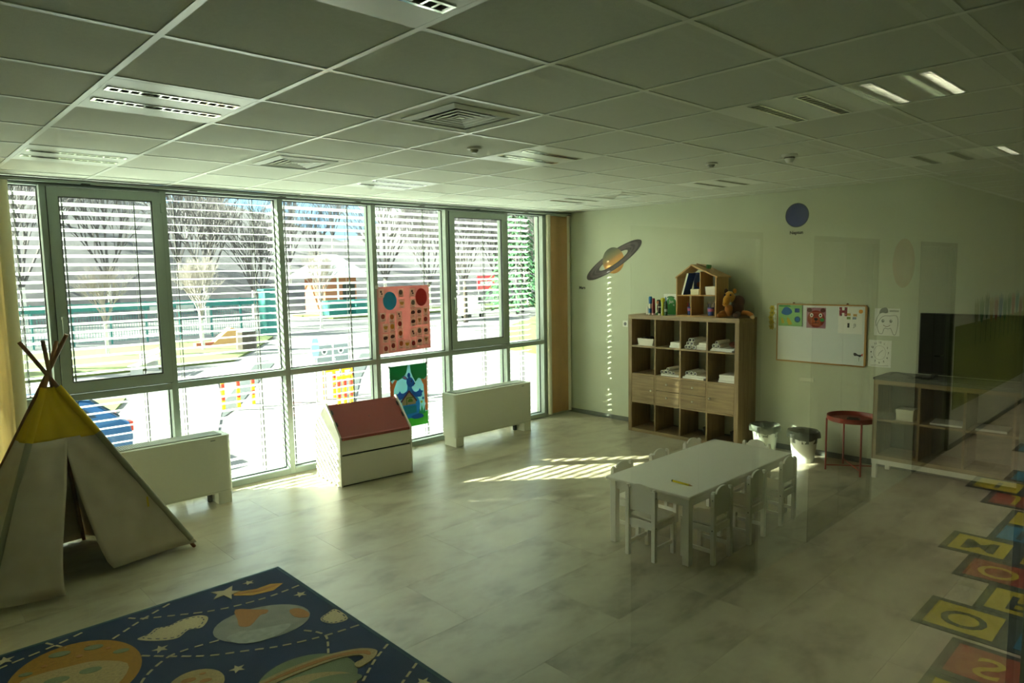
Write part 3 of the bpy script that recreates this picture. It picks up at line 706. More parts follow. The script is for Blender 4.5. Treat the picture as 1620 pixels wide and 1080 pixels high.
# ---- plush animal
M_py = mat('yellow_plush', '#c98a1e', .95, sheen=.4, bump=(160, .6), noise=(30, .15)); M_pb = mat('brown_plush', '#4d2e16', .95, sheen=.3, bump=(120, .8), noise=(30, .3)); M_po = mat('orange_plush', '#b56f22', .95, sheen=.3, bump=(160, .6))
ps = thing('plush_animal', 'yellow headed brown plush animal sitting on the right end of the shelf', 'plush toy', (-.22, -2.60, HS), (0, 0, radians(8)))
def remesh(o, v=.008):
    m = o.modifiers.new('fuse', 'REMESH'); m.mode = 'VOXEL'; m.voxel_size = v; m.use_smooth_shade = True
    s = o.modifiers.new('soft', 'SMOOTH'); s.iterations = 4
remesh(MB().ball((.02, -.01, .085), (.075, .08, .09)).ball((.03, -.02, .17), (.06, .075, .07)).ball((-.01, .035, .06), (.05, .05, .05)).build('body', M_pb, ps))
h = MB().ball((-.03, .055, .235), (.055, .052, .05)).ball((-.07, .07, .185), (.042, .040, .055)).ball((-.085, .075, .15), (.036, .036, .03)).ball((.0, .04, .21), (.05, .045, .05))
remesh(h.build('head', M_py, ps))
for s, yy in ((1, .10), (-1, .005)):
    e = MB().ball((-.01, yy, .285), (.014, .022, .028), 10, 8); e.build('ear', M_py if s < 0 else M_pb, ps, smooth=True)
    MB().ball((-.072, .058+s*.030, .245), .011, 10, 6).build('eye', M_black, ps, smooth=True)
for yy in (.062, .09): MB().ball((-.118, yy, .155), .005, 8, 5).build('nostril', M_pb, ps, smooth=True)
remesh(MB().ball((-.07, .045, .095), (.045, .045, .05)).ball((-.05, .05, .06), (.04, .04, .05)).build('chest', M_po, ps))
MB().lathe([(.038, 0), (.046, .006), (.038, .012)], c=(-.055, .055, .120), n=16).build('collar', M_red, ps, smooth=True)
def limb(pts):
    b = MB()
    for (p, r), (q, s) in zip(pts[:-1], pts[1:]):
        for k in range(5):
            f = k/5; b.ball(tuple(Vector(p).lerp(Vector(q), f)), r+(s-r)*f, 10, 6)
    b.ball(pts[-1][0], pts[-1][1], 10, 6); return b
remesh(limb([((-.03, .06, .04), .032), ((-.10, .11, .028), .026), ((-.12, .135, .024), .028)]).build('leg', M_po, ps))
remesh(limb([((-.03, -.04, .04), .034), ((-.10, -.06, .032), .030), ((-.125, -.055, .03), .032)]).build('leg', M_pb, ps))
remesh(limb([((.02, -.06, .05), .034), ((-.0, -.15, .045), .028), ((-.02, -.185, .030), .026)]).build('leg', M_po, ps))
remesh(limb([((-.05, .05, .08), .022), ((-.09, .09, .06), .02), ((-.10, .12, .05), .022)]).build('arm', M_po, ps))
remesh(MB().ball((-.03, -.20, .012), (.022, .030, .022)).build('hoof', mat('cream_plush', '#cfae84', .95), ps))

# ---- children's table
def lb(p, name, m, b, bevel=.002): return b.build(name, m, p, bevel=bevel)
tb = thing('kids_table', 'low white rectangular children\'s table with eight small chairs', 'table', (-2.575, -3.64, 0))
L2, W2, HT = .745, .345, .482
lb(tb, 'tabletop', M_white, MB().box(-L2, L2, -W2, W2, HT-.022, HT), .006)
for sx in (-1, 1):
    for sy in (-1, 1): lb(tb, 'leg', M_white, MB().box(sx*(L2-.025), sx*(L2-.075), sy*(W2-.02), sy*(W2-.07), 0, HT-.022), .004)
for sy in (-1, 1): lb(tb, 'apron', M_white, MB().box(-L2+.075, L2-.075, sy*(W2-.03), sy*(W2-.05), HT-.085, HT-.022))
for sx in (-1, 1): lb(tb, 'apron', M_white, MB().box(sx*(L2-.035), sx*(L2-.055), -W2+.07, W2-.07, HT-.085, HT-.022))
pn = thing('pencil', 'yellow pencil lying on the white children\'s table', 'pencil', (-3.113, -3.795, HT+.0066), (0, 0, radians(-94)))
MB().cyl((-.075, 0, 0), (.06, 0, 0), .0075, n=6).build('shaft', mat('pencil_yellow', '#e0c814', .4), pn); MB().cyl((.06, 0, 0), (.086, 0, 0), .0075, .0012, n=6).build('tip', M_birch, pn); MB().cyl((-.083, 0, 0), (-.075, 0, 0), .0076, n=6).build('end_cap', M_dark, pn)

# ---- children's chairs: back at local -y, seat towards +y
def make_chair(label, loc, rz):
    c = thing('kids_chair', label, 'chair', loc, (0, 0, rz), 'small white chairs round the children\'s table')
    hw, p = .122, .030
    for s in (-1, 1):
        xa, xb = s*hw, s*(hw-p)
        lb(c, 'rear_leg', M_white, MB().box(xa, xb, 0, p, 0, .485).cyl((s*(hw-p/2), p/2, .485), (s*(hw-p/2), p/2, .497), .015, .012, n=10), .003)
        lb(c, 'front_leg', M_white, MB().box(xa, xb, .225, .225+p, 0, .265), .003)
        lb(c, 'side_apron', M_white, MB().box(s*(hw-.006), s*(hw-.022), p, .225, .215, .258))
        lb(c, 'stretcher', M_white, MB().box(s*(hw-.008), s*(hw-.022), p, .225, .075, .100))
        for z in (.44, .235): MB().cyl((s*(hw+.0006), p/2, z), (s*(hw-.002), p/2, z), .0045, n=8).build('screw', M_black, c)
    lb(c, 'seat', M_white, MB().box(-hw+.004, hw-.004, p+.002, .262, .265, .281), .005)
    lb(c, 'back_apron', M_white, MB().box(-hw+p, hw-p, .006, .024, .215, .265)); lb(c, 'front_apron', M_white, MB().box(-hw+p, hw-p, .231, .249, .215, .265))
    w_ = hw-p
    arch = [(-w_, .325), (w_, .325), (w_, .478)]+[(w_*.82*cos(t), .478+.040*sin(t)) for t in [pi*k/12 for k in range(0, 13)]]+[(-w_, .478)]
    lb(c, 'backrest', M_white, MB().prism([(x, z) for x, z in arch], 1, .008, .022), .002)
    return c
def chair_at(src, bx, by, rz, label):
    if src is None: return make_chair(label, (bx, by, 0), rz)
    return dup(src, (bx, by, 0), (0, 0, rz), label=label)
ch0 = chair_at(None, -3.05, -4.078, 0, 'small white chair at the long side nearest the camera, beside the near table corner')
for x, lbl in ((-2.568, 'small white chair in the middle of the table\'s side towards the camera'), (-2.072, 'small white chair last on the camera side of the table, before the waste bins')): chair_at(ch0, x, -4.078, 0, lbl)
for x, lbl in ((-3.02, 'small white chair on the window side of the table, nearest the near end'), (-2.535, 'small white chair in the middle of the table\'s window side'), (-2.05, 'small white chair on the window side of the table, nearest the cube shelf')): chair_at(ch0, x, -3.200, pi, lbl)
chair_at(ch0, -3.405, -3.655, -pi/2, 'small white chair at the near short end of the table, back panel towards the windows')
chair_at(ch0, -1.735, -3.643, pi/2, 'small white chair at the far short end of the table, below the cube shelf')

# ---- red tray table
M_redp = mat('red_powder_coat', '#93301f', .4)
ST = (-.335, -3.885)
st = thing('tray_table', 'round red metal tray table between waste bins and sideboard', 'side table', (*ST, 0))
MB().lathe([(0, .488), (.212, .488), (.222, .500), (.222, .535), (.218, .535), (.214, .502), (.206, .494), (0, .494)], n=40).build('tray', M_redp, st, smooth=True)
for k in range(4):
    a = radians(45+12)+k*pi/2; a = [atan2(.185, -.126), atan2(.143, .183), atan2(-.153, -.177), atan2(-.175, .13)][k]; r = .225
    MB().tube([(r*cos(a), r*sin(a), 0), (r*cos(a), r*sin(a), .505)], .0085, 10).build('leg', M_redp, st, smooth=True)
A = [atan2(.185, -.126), atan2(.143, .183), atan2(-.153, -.177), atan2(-.175, .13)]
for i, j in ((0, 3), (1, 2)):
    MB().tube([(.225*cos(A[i]), .225*sin(A[i]), .045+.008*i), (.225*cos(A[j]), .225*sin(A[j]), .045+.008*i)], .006, 8).build('cross_bar', M_redp, st, smooth=True)
o = thing('remote_box', 'small black box lying in the red tray table', 'box', (-.40, -3.92, .494), (0, 0, .3)); MB().box(-.04, .04, -.055, .055, 0, .03).build('case', M_black, o, bevel=.004); MB().box(-.03, .03, -.04, .04, .03, .032).build('top_panel', M_dark, o)

# ---- waste bins
M_bag = mat('grey_bin_liner', '#4a4f42', .35, bump=(30, .6)); M_bin = mat('white_bin', '#dfe2da', .4)
def waste_bin(label, x, y, m, hgt=.30):
    o = thing('waste_bin', label, 'waste bin', (x, y, 0), group='waste bins with liners')
    MB().lathe([(.098, 0), (.135, hgt-.02), (.139, hgt-.02), (.141, hgt), (.134, hgt), (.094, .008), (0, .008)], n=28).build('bucket', m, o, smooth=True)
    rr = random.Random(int(-x*1000)); n = 40; vs = []; prof = [(.122, hgt-.10), (.126, hgt+.004), (.146, hgt+.016), (.158, hgt-.006), (.155, hgt-.055)]
    for j, (r, z) in enumerate(prof):
        for i in range(n):
            t = 2*pi*i/n; k = rr.uniform(-.007, .009); zz = (.012*sin(3*t)+rr.uniform(-.008, .008)) if j == 4 else rr.uniform(-.003, .003)
            vs.append(((r+k)*cos(t), (r+k)*sin(t), z+zz))
    MB().add(vs, [(j*n+i, j*n+(i+1) % n, (j+1)*n+(i+1) % n, (j+1)*n+i) for j in range(4) for i in range(n)]).build('liner', M_bag, o, smooth=True)
    MB().lathe([(.090, .02), (0, .022)][::-1], n=20).build('bag_bottom', M_dark, o)
waste_bin('white waste bin with grey liner catching the sun, beside the red tray table', -.32, -3.42, M_bin)
waste_bin('greyish waste bin with grey liner beside the cube shelf', -.27, -2.99, mat('grey_bin', '#9ba090', .45), .29)

# ---- low sideboard on a white stand
SX0, SX1, SY0, SY1, SZ0, SZ1 = -.434, -.045, -4.100, -5.545, .180, .912
sb = thing('sideboard', 'low oak effect cube sideboard on a white frame under the television', 'sideboard', (-.24, -4.82, 0))
part('side_panel', M_oakv, sb, (SX0, SX1, SY0-.038, SY0, SZ0, SZ1-.038)); part('side_panel', M_oakv, sb, (SX0, SX1, SY1, SY1+.038, SZ0, SZ1-.038))
part('top_panel', M_oak, sb, (SX0, SX1, SY1, SY0, SZ1-.038, SZ1)); part('bottom_panel', M_oak, sb, (SX0, SX1, SY1+.038, SY0-.038, SZ0, SZ0+.038))
sw = (SY0-SY1-.076-.06)/4
for i in range(3): part('upright', M_oakv, sb, (SX0+.003, SX1, SY0-.038-(i+1)*sw-i*.02-.02, SY0-.038-(i+1)*sw-i*.02, SZ0+.038, SZ1-.038))
for i in range(4): part('shelf_board', M_oak, sb, (SX0+.003, SX1, SY0-.038-(i+1)*sw-i*.02, SY0-.038-i*(sw+.02), .535, .555))
part('back_panel', mat('grey_back_panel', '#7d7a66', .8), sb, (SX1-.006, SX1-.001, SY1+.038, SY0-.038, SZ0+.038, SZ1-.038))
for a in (SY0-.005, SY1+.045):
    part('stand_leg', M_white, sb, (SX0, SX0+.035, a-.04, a, 0, SZ0-.045)); part('stand_leg', M_white, sb, (SX1-.035, SX1, a-.04, a, 0, SZ0-.045))
part('stand_rail', M_white, sb, (SX0, SX0+.035, SY1, SY0, SZ0-.045, SZ0)); part('stand_rail', M_white, sb, (SX1-.035, SX1, SY1, SY0, SZ0-.045, SZ0))
MB().box(-.075, .075, -.070, .070, 0, .095).build('box', mat('cream_box', '#d9d6c0', .6), thing('storage_box', 'cream cardboard box on the upper shelf of the sideboard', 'box', (-.30, -4.345, .555)), bevel=.003)
bx = [o for o in COL.objects if o.name.startswith('storage_box')][0]; MB().box(-.078, .078, -.073, .073, .070, .100).build('lid', mat('cream_box', '#d9d6c0', .6), bx, bevel=.003)
stack('paper_pile', ['white papers lying in the second upper compartment of the sideboard'], 1, -.26, -4.66, .555, .24, .24, .016)
stack('paper_pile', ['white papers lying in the third upper compartment of the sideboard'], 1, -.26, -5.00, .555, .24, .22, .02)
mt = thing('play_mat', 'folded grey mat lying on top of the sideboard', 'mat', (-.24, -4.80, SZ1))
M_mat = mat('grey_mat', '#5b5d55', .8, noise=(20, .2))
sh(MB().prism([(-.055-.435+.09, SZ1+.002)]+[(-.39+.013*cos(t)-.02, SZ1+.014+.012*sin(t)) for t in [pi*.5+pi*k/6 for k in range(7)]][::-1]+[(-.055, SZ1+.002), (-.055, SZ1+.026)], 1, -5.50, -4.085) if False else MB().box(-.425, -.06, -5.50, -4.085, SZ1, SZ1+.024), mt).build('mat', M_mat, mt, bevel=.010)
sh(MB().box(-.418, -.06, -5.49, -4.12, SZ1+.0245, SZ1+.034), mt).build('upper_fold', M_mat, mt, bevel=.005)
tv = thing('television', 'black flat television standing on the grey mat, cut by the picture edge', 'television', (-.22, -4.885, SZ1+.034))
MB().box(-.018, .018, -.485, .485, .03, .575).build('bezel', M_black, tv, bevel=.004); MB().box(-.0195, -.018, -.475, .475, .045, .567).build('screen', mat('black_screen', '#020202', .12), tv)
MB().box(.018, .045, -.3, .3, .10, .42).build('rear_case', M_black, tv, bevel=.008)
for s in (-1, 1): MB().prism([(-.11, 0), (.11, 0), (.11, .006), (.012, .035), (-.012, .035), (-.11, .006)], 1, s*.36-.012, s*.36+.012).build('foot', M_black, tv)
cb = thing('cable', 'black cables looping over the grey mat beside the television', 'cable', (0, 0, 0))
def curve(name, pts, r, m, p):
    cu = bpy.data.curves.new(name, 'CURVE'); cu.dimensions = '3D'; cu.bevel_depth = r; cu.bevel_resolution = 2; s = cu.splines.new('BEZIER'); s.bezier_points.add(len(pts)-1)
    for q, v in zip(s.bezier_points, pts): q.co = v; q.handle_left_type = q.handle_right_type = 'AUTO'
    cu.materials.append(m); o = bpy.data.objects.new(name, cu); COL.objects.link(o); o.parent = p; return o
ZC = SZ1+.039
curve('loop', [(-.30, -4.19, ZC), (-.31, -4.24, ZC+.028), (-.33, -4.32, ZC+.02), (-.35, -4.42, ZC), (-.37, -4.50, ZC), (-.33, -4.56, ZC)], .004, M_black, cb)
curve('loop', [(-.38, -4.36, ZC), (-.39, -4.42, ZC+.005), (-.37, -4.50, ZC+.012), (-.33, -4.45, ZC+.006), (-.36, -4.38, ZC)], .005, M_black, cb)
curve('loop', [(-.40, -4.40, ZC), (-.34, -4.45, ZC+.012), (-.39, -4.53, ZC+.008), (-.31, -4.58, ZC)], .005, M_black, cb)
MB().box(-.40, -.36, -4.54, -4.47, SZ1+.035, SZ1+.055).build('plug', M_black, cb, bevel=.004)

# ---- fan coil heaters under the windows
M_fc = mat('heater_enamel', '#dcddcc', .42); M_gr = mat('heater_grille', '#b9bcae', .5)
def heater(label, x0, x1):
    o = thing('fan_coil_heater', label, 'heater', ((x0+x1)/2, -.30, 0), group='low fan coil heaters under the windows'); hw = (x1-x0)/2; d = .115; r = .035
    z0, z1 = .105, .600
    out = [(-hw, d), (-hw, -d+r)]+[(-hw+r-r*cos(t), -d+r-r*sin(t)) for t in (.4, .8, 1.2)]+[(-hw+r, -d), (hw-r, -d)]+[(hw-r+r*sin(t), -d+r-r*cos(t)) for t in (.4, .8, 1.2)]+[(hw, -d+r), (hw, d)]
    MB().poly(out, z0, z1).build('casing', M_fc, o, bevel=.004)
    for s in (-1, 1): MB().box(s*(hw-.012), s*(hw-.125), -d+.01, d-.01, 0, z0).build('foot', M_fc, o, bevel=.004)
    MB().box(-hw+.06, hw-.06, -d+.05, d-.03, z1, z1+.0015).build('outlet', M_dark, o)
    g = MB(); n = int((2*hw-.14)/.016)
    for k in range(n): x = -hw+.07+k*(2*hw-.14)/(n-1); g.box(x-.004, x+.004, -d+.05, d-.03, z1+.0015, z1+.010)
    g.box(-hw+.06, hw-.06, -d+.044, -d+.050, z1, z1+.010).box(-hw+.06, hw-.06, d-.03, d-.024, z1, z1+.010)
    g.build('outlet_grille', M_gr, o)
    MB().box(-hw+.02, hw-.02, -d-.001, -d+.002, z0+.012, z0+.016).build('seam', M_gr, o)
    MB().box(hw-.17, hw-.13, -d-.002, -d, z1-.035, z1-.028).build('badge', M_grey, o)
    MB().box(hw-.165, hw-.135, .02, .06, 0.0, z0).build('pipe_cover', M_dark, o)
heater('long white fan coil heater behind the play tent', -6.02, -4.868)
heater('long white fan coil heater under the casement beside the corner curtain', -2.385, -1.175)

# ---- house shaped toy chest
hb = thing('house_chest', 'white house shaped toy chest with a dark red sloping lid', 'toy chest', (-3.64, -.795, 0), (0, 0, radians(-5.0)))
bw, bd = .378, .285     # half width, half depth; local -y is the front
hf, hr = .465, .745
ctr = bd                 # house centre lies behind the front edge
gable = [(0, 0), (2*bd, 0), (2*bd, hf+.03), (bd, hr), (0, hf)]
M_lid = mat('dark_red_lid', '#94322e', .45)
for s in (-1, 1): MB().prism(gable, 0, s*bw, s*(bw-.018)).build('side_panel', M_white, hb, bevel=.002)
MB().box(-bw+.018, bw-.018, 2*bd-.018, 2*bd, .0, hf+.03).build('back_panel', M_white, hb)
MB().box(-bw+.018, bw-.018, .02, 2*bd-.018, .03, .045).build('bottom_panel', M_white, hb)
MB().box(-bw+.018, bw-.018, .004, .022, .012, .285).build('drawer_front', M_white, hb, bevel=.002)
MB().box(-bw+.018, bw-.018, .004, .022, .302, hf-.02).build('upper_front', M_white, hb, bevel=.002)
MB().box(-bw+.018, bw-.018, .022, .03, .0, hf-.03).build('shadow_board', M_dark, hb)
sl_ = (hr-hf)/bd
def on_slope(y): return hf+sl_*y
MB().prism([(-.004, on_slope(0)-.032), (-.004, on_slope(0)-.006), (.012, on_slope(.012)-.010), (bd-.004, hr-.020), (bd-.004, hr-.040), (.02, on_slope(.02)-.036)], 0, -bw+.022, bw-.022).build('lid', M_lid, hb, bevel=.003)
MB().prism([(bd+.004, hr-.020), (2*bd, hf+.02), (2*bd, hf), (bd+.004, hr-.040)], 0, -bw+.022, bw-.022).build('rear_roof', M_lid, hb)
for s in (-1, 1):
    for yy in (.10, .20): MB().prism([(yy, on_slope(yy)-.016), (yy+.03, on_slope(yy+.03)-.016), (yy+.03, on_slope(yy+.03)-.005), (yy, on_slope(yy)-.005)], 0, s*(bw-.024), s*(bw-.040)).build('hinge', M_black, hb)
MB().cyl((.0, .15, on_slope(.15)-.020), (.0, .147, on_slope(.15)-.010), .006, n=10).build('lid_stud', M_black, hb)

# ================================================================== PLAY TENT
M_ycan = mat('yellow_canvas', '#dcb714', .9, noise=(8, .08), bump=(220, .15)); M_gcan = mat('grey_canvas', '#c6b6a2', .9, noise=(10, .06), bump=(220, .15))
M_sleeve = mat('grey_sleeve', '#97937f', .9); M_tie = mat('yellow_ribbon', '#d0b012', .8)
FRp, FLp, BRp, BLp = Vector((-5.475, -1.215, 0)), Vector((-6.705, -1.335, 0)), Vector((-6.02, -.46, 0)), Vector((-6.82, -.50, 0))
AP = Vector((-6.235, -.93, 1.30))
te = thing('play_tent', 'grey and yellow canvas teepee play tent with wooden poles', 'play tent', (-6.2, -.95, 0))
OFF = [Vector((.012, -.012, 0)), Vector((-.010, -.016, 0)), Vector((.016, .012, 0)), Vector((-.016, .014, 0))]
feet = [FRp, FLp, BRp, BLp]; ext = [.195, .185, .20, .225]
for f, e, o in zip(feet, ext, OFF):
    c = AP+o; tip = c+(c-f)*e
    sh(MB().cyl(tuple(f), tuple(tip), .0135, n=10), te).build('pole', M_pole, te, smooth=True)
def edge(f, t):    # point on a pole, t=0 foot .. 1 crossing, pushed out to the canvas sleeve
    p = f.lerp(AP, t); q = Vector((AP.x, AP.y, p.z)); d = (p-q)
    return p+(d.normalized()*.016 if d.length > 1e-4 else Vector())
TB, TT = .70, .955   # colour seam and top edge of the canvas, along the poles
rt = random.Random(3)
def panel(name, m, a, b, t0, t1, u0=lambda t: 0.0, u1=lambda t: 1.0, sag=.03, drop=0.0, wr=.004, bulge=0.0, n=(18, 14), seed=0):
    """cloth between poles a and b; u0/u1 give the side edges as a share of the width at height t"""
    cen = (FRp+FLp+BRp+BLp)/4
    out = ((a+b)/2-cen).normalized()
    def fn(u, v):
        t = t0+(t1-t0)*v; uu = u0(t)+(u1(t)-u0(t))*u
        p = edge(a, t).lerp(edge(b, t), uu)
        s = sin(pi*uu)*(1-t)
        p = p-out*sag*s*.6+out*bulge*(1-t)**2*sin(pi*min(1, uu*1.2+.1))
        p = p+out*wr*(sin(17*uu+9*t+seed)*sin(11*t+3*uu+seed*2)+.7*sin(31*uu*(1-t)+seed))*sin(pi*u)**.5
        p.z += (.012 if b is BLp else .035)*(1-v if t0 < .01 else 0)
        return tuple(p)
    g = sh(MB().grid(fn, *n), te).build(name, m, te, smooth=True)
    s = g.modifiers.new('cloth', 'SOLIDIFY'); s.thickness = .0025; s.offset = 0
    return g
for nm, a, b, sd in (('front', FLp, FRp, 1), ('right', FRp, BRp, 2), ('back', BRp, BLp, 3), ('left', BLp, FLp, 4)):
    panel('yellow_top', M_ycan, a, b, TB-.01, TT, sag=.02, seed=sd, wr=.006)
    if nm != 'front': panel('canvas_wall', M_gcan, a, b, 0.0, TB, sag=.05, seed=sd)
# front flaps: the opening narrows from the floor up to the seam
panel('door_flap', M_gcan, FLp, FRp, 0.0, TB, u1=lambda t: .235+.265*(min(1, t/TB))**1.9, sag=.0, bulge=.24, seed=7, wr=.010, n=(14, 16))
panel('door_flap', M_gcan, FLp, FRp, 0.0, TB, u0=lambda t: .548-.075*(min(1, t/TB))**.5, sag=.02, bulge=.05, seed=9, wr=.008, n=(18, 16))
for f, nm in ((FRp, 0), (FLp, 1)):
    for t0, t1, m in ((.045, TB, M_sleeve), (TB, TT, M_ycan)):
        sh(MB().cyl(tuple(edge(f, t0)), tuple(edge(f, t1)), .022, n=10), te).build('pole_sleeve', m, te, smooth=True)
for f, t, du in ((FRp, .33, -.04), (FLp, .40, .03)):
    p = edge(f, t)+Vector((du, -.03, 0)); b = MB()
    b.add([(p.x-.006, p.y, p.z), (p.x+.006, p.y, p.z), (p.x+.008, p.y-.01, p.z-.07), (p.x-.004, p.y-.01, p.z-.07), (p.x-.006, p.y-.003, p.z), (p.x+.006, p.y-.003, p.z), (p.x+.008, p.y-.013, p.z-.07), (p.x-.004, p.y-.013, p.z-.07)],
          [(0, 1, 2, 3), (7, 6, 5, 4), (0, 4, 5, 1), (1, 5, 6, 2), (2, 6, 7, 3), (3, 7, 4, 0)])
    sh(b, te).build('tie_ribbon', M_tie, te)

# ================================================================== SPACE RUG
RZ = .012
M_pile = mat('navy_pile', '#0c2850', .95, noise=(90, .25), bump=(260, .7))
rug = MB().box(-7.60, -5.213, -5.05, -2.02, 0, RZ).build('space_rug', M_pile, bevel=.004); tag(rug, 'navy children\'s rug with planets, stars and clouds on the floor', 'rug')
MB().box(-7.604, -7.58, -5.054, -2.016, 0, RZ+.001).box(-5.233, -5.209, -5.054, -2.016, 0, RZ+.001).box(-7.58, -5.233, -2.04, -2.016, 0, RZ+.001).box(-7.58, -5.233, -5.054, -5.03, 0, RZ+.001).build('bound_edge', mat('blue_binding', '#2b4a57', .9), rug)
M_cr = mat('cream_pile', '#c9b58c', .95, noise=(120, .12), bump=(260, .5)); M_gp = mat('grey_pile', '#969286', .95, noise=(14, .14), bump=(260, .5)); M_or = mat('terracotta_pile', '#b0763c', .95, noise=(60, .12), bump=(260, .5))
M_mu = mat('mustard_pile', '#a87516', .95, noise=(60, .15), bump=(260, .5)); M_sage = mat('sage_pile', '#7d8460', .95, noise=(50, .1), bump=(260, .5)); M_sand = mat('sand_pile', '#b39a68', .95, noise=(70, .18), bump=(260, .5)); M_gold = mat('ochre_pile', '#c08a2c', .95, noise=(70, .12))
def rp_(nm, pts, m, lv=0): return flat(nm, pts, RZ-.001, m, rug, .0024+.0012*lv)
def smooth_poly(pts, k=4):
    n = len(pts); o = []
    for i in range(n):
        p0, p1, p2, p3 = [Vector(pts[(i+d) % n]) for d in (-1, 0, 1, 2)]
        for j in range(k):
            t = j/k; q = .5*((2*p1)+(p2-p0)*t+(2*p0-5*p1+4*p2-p3)*t*t+(3*p1-p0-3*p2+p3)*t*t*t); o.append((q.x, q.y))
    return o
ER = (-5.605, -2.672)
rp_('planet', ell(*ER, .258, .20, rot=-.35), M_gp)
rp_('continent', smooth_poly([(-5.656, -2.425+.012), (-5.57, -2.50), (-5.521, -2.551), (-5.546, -2.587), (-5.583, -2.585), (-5.669, -2.659), (-5.715, -2.623), (-5.695, -2.542)], 3), M_or, 1)
rp_('continent', smooth_poly([(-5.436, -2.65), (-5.385, -2.665), (-5.368, -2.755), (-5.398, -2.80), (-5.447, -2.747)], 3), M_or, 1)
rp_('ice_patch', smooth_poly([(-5.82, -2.70), (-5.74, -2.68), (-5.68, -2.72), (-5.60, -2.75), (-5.50, -2.80), (-5.58, -2.86), (-5.70, -2.86), (-5.79, -2.80)], 3), mat('pale_grey_pile', '#a3a296', .95, noise=(30, .15)), 1)
rp_('planet', ell(-6.48, -2.50, .285, .345, n=40), M_mu)
rp_('planet_band', smooth_poly([(-6.70, -2.40), (-6.61, -2.375), (-6.50, -2.40), (-6.38, -2.441), (-6.27, -2.58), (-6.33, -2.72), (-6.46, -2.82), (-6.60, -2.76), (-6.70, -2.62)], 3), M_sand, 1)
for x, y, r in ((-6.355, -2.285, .045), (-6.50, -2.235, .05), (-6.26, -2.43, .038), (-6.66, -2.33, .03), (-6.42, -2.52, .05), (-6.56, -2.50, .055)): rp_('crater', ell(x, y, r, r*.55, n=16, rot=-.4), M_sage, 2)
for x, y, r in ((-6.43, -2.33, .016), (-6.30, -2.35, .013), (-6.58, -2.31, .013), (-6.37, -2.24, .011)): rp_('crater', ell(x, y, r, n=10), M_or, 2)
rp_('planet', ell(-6.085, -3.02, .125, .135, n=28), M_sand)
for x, y, r in ((-6.10, -2.96, .034), (-6.04, -3.02, .028), (-6.12, -3.05, .03), (-6.03, -2.95, .016)): rp_('crater', ell(x, y, r, r*.55, n=14, rot=-.4), M_or, 1)
def cloud(nm, pts):
    rp_(nm, smooth_poly(pts, 4), M_cr)
    c = Vector((sum(p[0] for p in pts)/len(pts), sum(p[1] for p in pts)/len(pts)))
    q = smooth_poly([tuple(c+(Vector(p)-c)*.86) for p in pts], 5); b = MB()
    for i in range(0, len(q)-1, 2):
        a, d = Vector(q[i]), Vector(q[i+1]); n = (d-a).normalized() if (d-a).length > 1e-6 else Vector((1, 0)); k = Vector((-n.y, n.x))*.003
        b.poly([tuple(a+k), tuple(a-k), tuple(d-k), tuple(d+k)], RZ, RZ+.0022)
    b.build('cloud_stitching', M_pile, rug)
cloud('cloud', [(-6.165, -2.361), (-6.093, -2.453), (-6.005, -2.503), (-5.932, -2.455), (-5.867, -2.479), (-5.803, -2.392), (-5.836, -2.325), (-5.928, -2.309), (-5.993, -2.33), (-6.057, -2.307), (-6.102, -2.344)])
cloud('cloud', [(-5.353, -2.867), (-5.358, -2.919), (-5.32, -2.975), (-5.240, -2.975), (-5.236, -2.83), (-5.297, -2.84)])
rp_('comet_tail', [(-5.577, -2.181), (-5.455, -2.237), (-5.36, -2.234), (-5.30, -2.28), (-5.387, -2.334), (-5.51, -2.304), (-5.59, -2.227)], M_gold)
rp_('comet_tail', [(-5.577, -2.20), (-5.46, -2.262), (-5.36, -2.262), (-5.33, -2.28), (-5.44, -2.29), (-5.56, -2.235)], M_or, 1)
rp_('comet_star', [(-5.675, -2.081), (-5.61, -2.119), (-5.544, -2.088), (-5.575, -2.155), (-5.537, -2.194), (-5.595, -2.204), (-5.619, -2.267), (-5.633, -2.178), (-5.697, -2.188), (-5.657, -2.14)], M_cr, 2)
for x, y, r in ((-5.452, -2.115, .036), (-5.294, -2.503, .040), (-5.891, -3.03, .040), (-6.106, -2.555, .042), (-6.714, -2.096, .045), (-5.305, -3.779, .04), (-6.05, -3.55, .04), (-6.95, -2.8, .04), (-6.6, -3.4, .04)): rp_('star', star(x, y, r), M_cr)
rp_('planet', ell(-5.68, -3.36, .235, .215, n=36, rot=-.3), M_sage)
rp_('planet_band', ell(-5.69, -3.44, .20, .11, n=28, rot=-.5), M_sand, 1); rp_('planet_band', ell(-5.60, -3.47, .13, .05, n=22, rot=-.5), M_sage, 2)
rp_('planet_ring', smooth_poly([(-5.90, -3.235), (-5.72, -3.215), (-5.535, -3.237), (-5.40, -3.285), (-5.335, -3.334), (-5.312, -3.393), (-5.37, -3.44), (-5.458, -3.457), (-5.456, -3.41), (-5.40, -3.40), (-5.398, -3.360), (-5.48, -3.315), (-5.60, -3.295), (-5.75, -3.285), (-5.90, -3.29)], 3), M_sand, 3)
rp_('planet_ring', smooth_poly([(-5.89, -3.255), (-5.72, -3.237), (-5.54, -3.258), (-5.41, -3.303), (-5.345, -3.36), (-5.36, -3.40), (-5.39, -3.35), (-5.50, -3.293), (-5.62, -3.272), (-5.75, -3.262)], 3), M_or, 4)
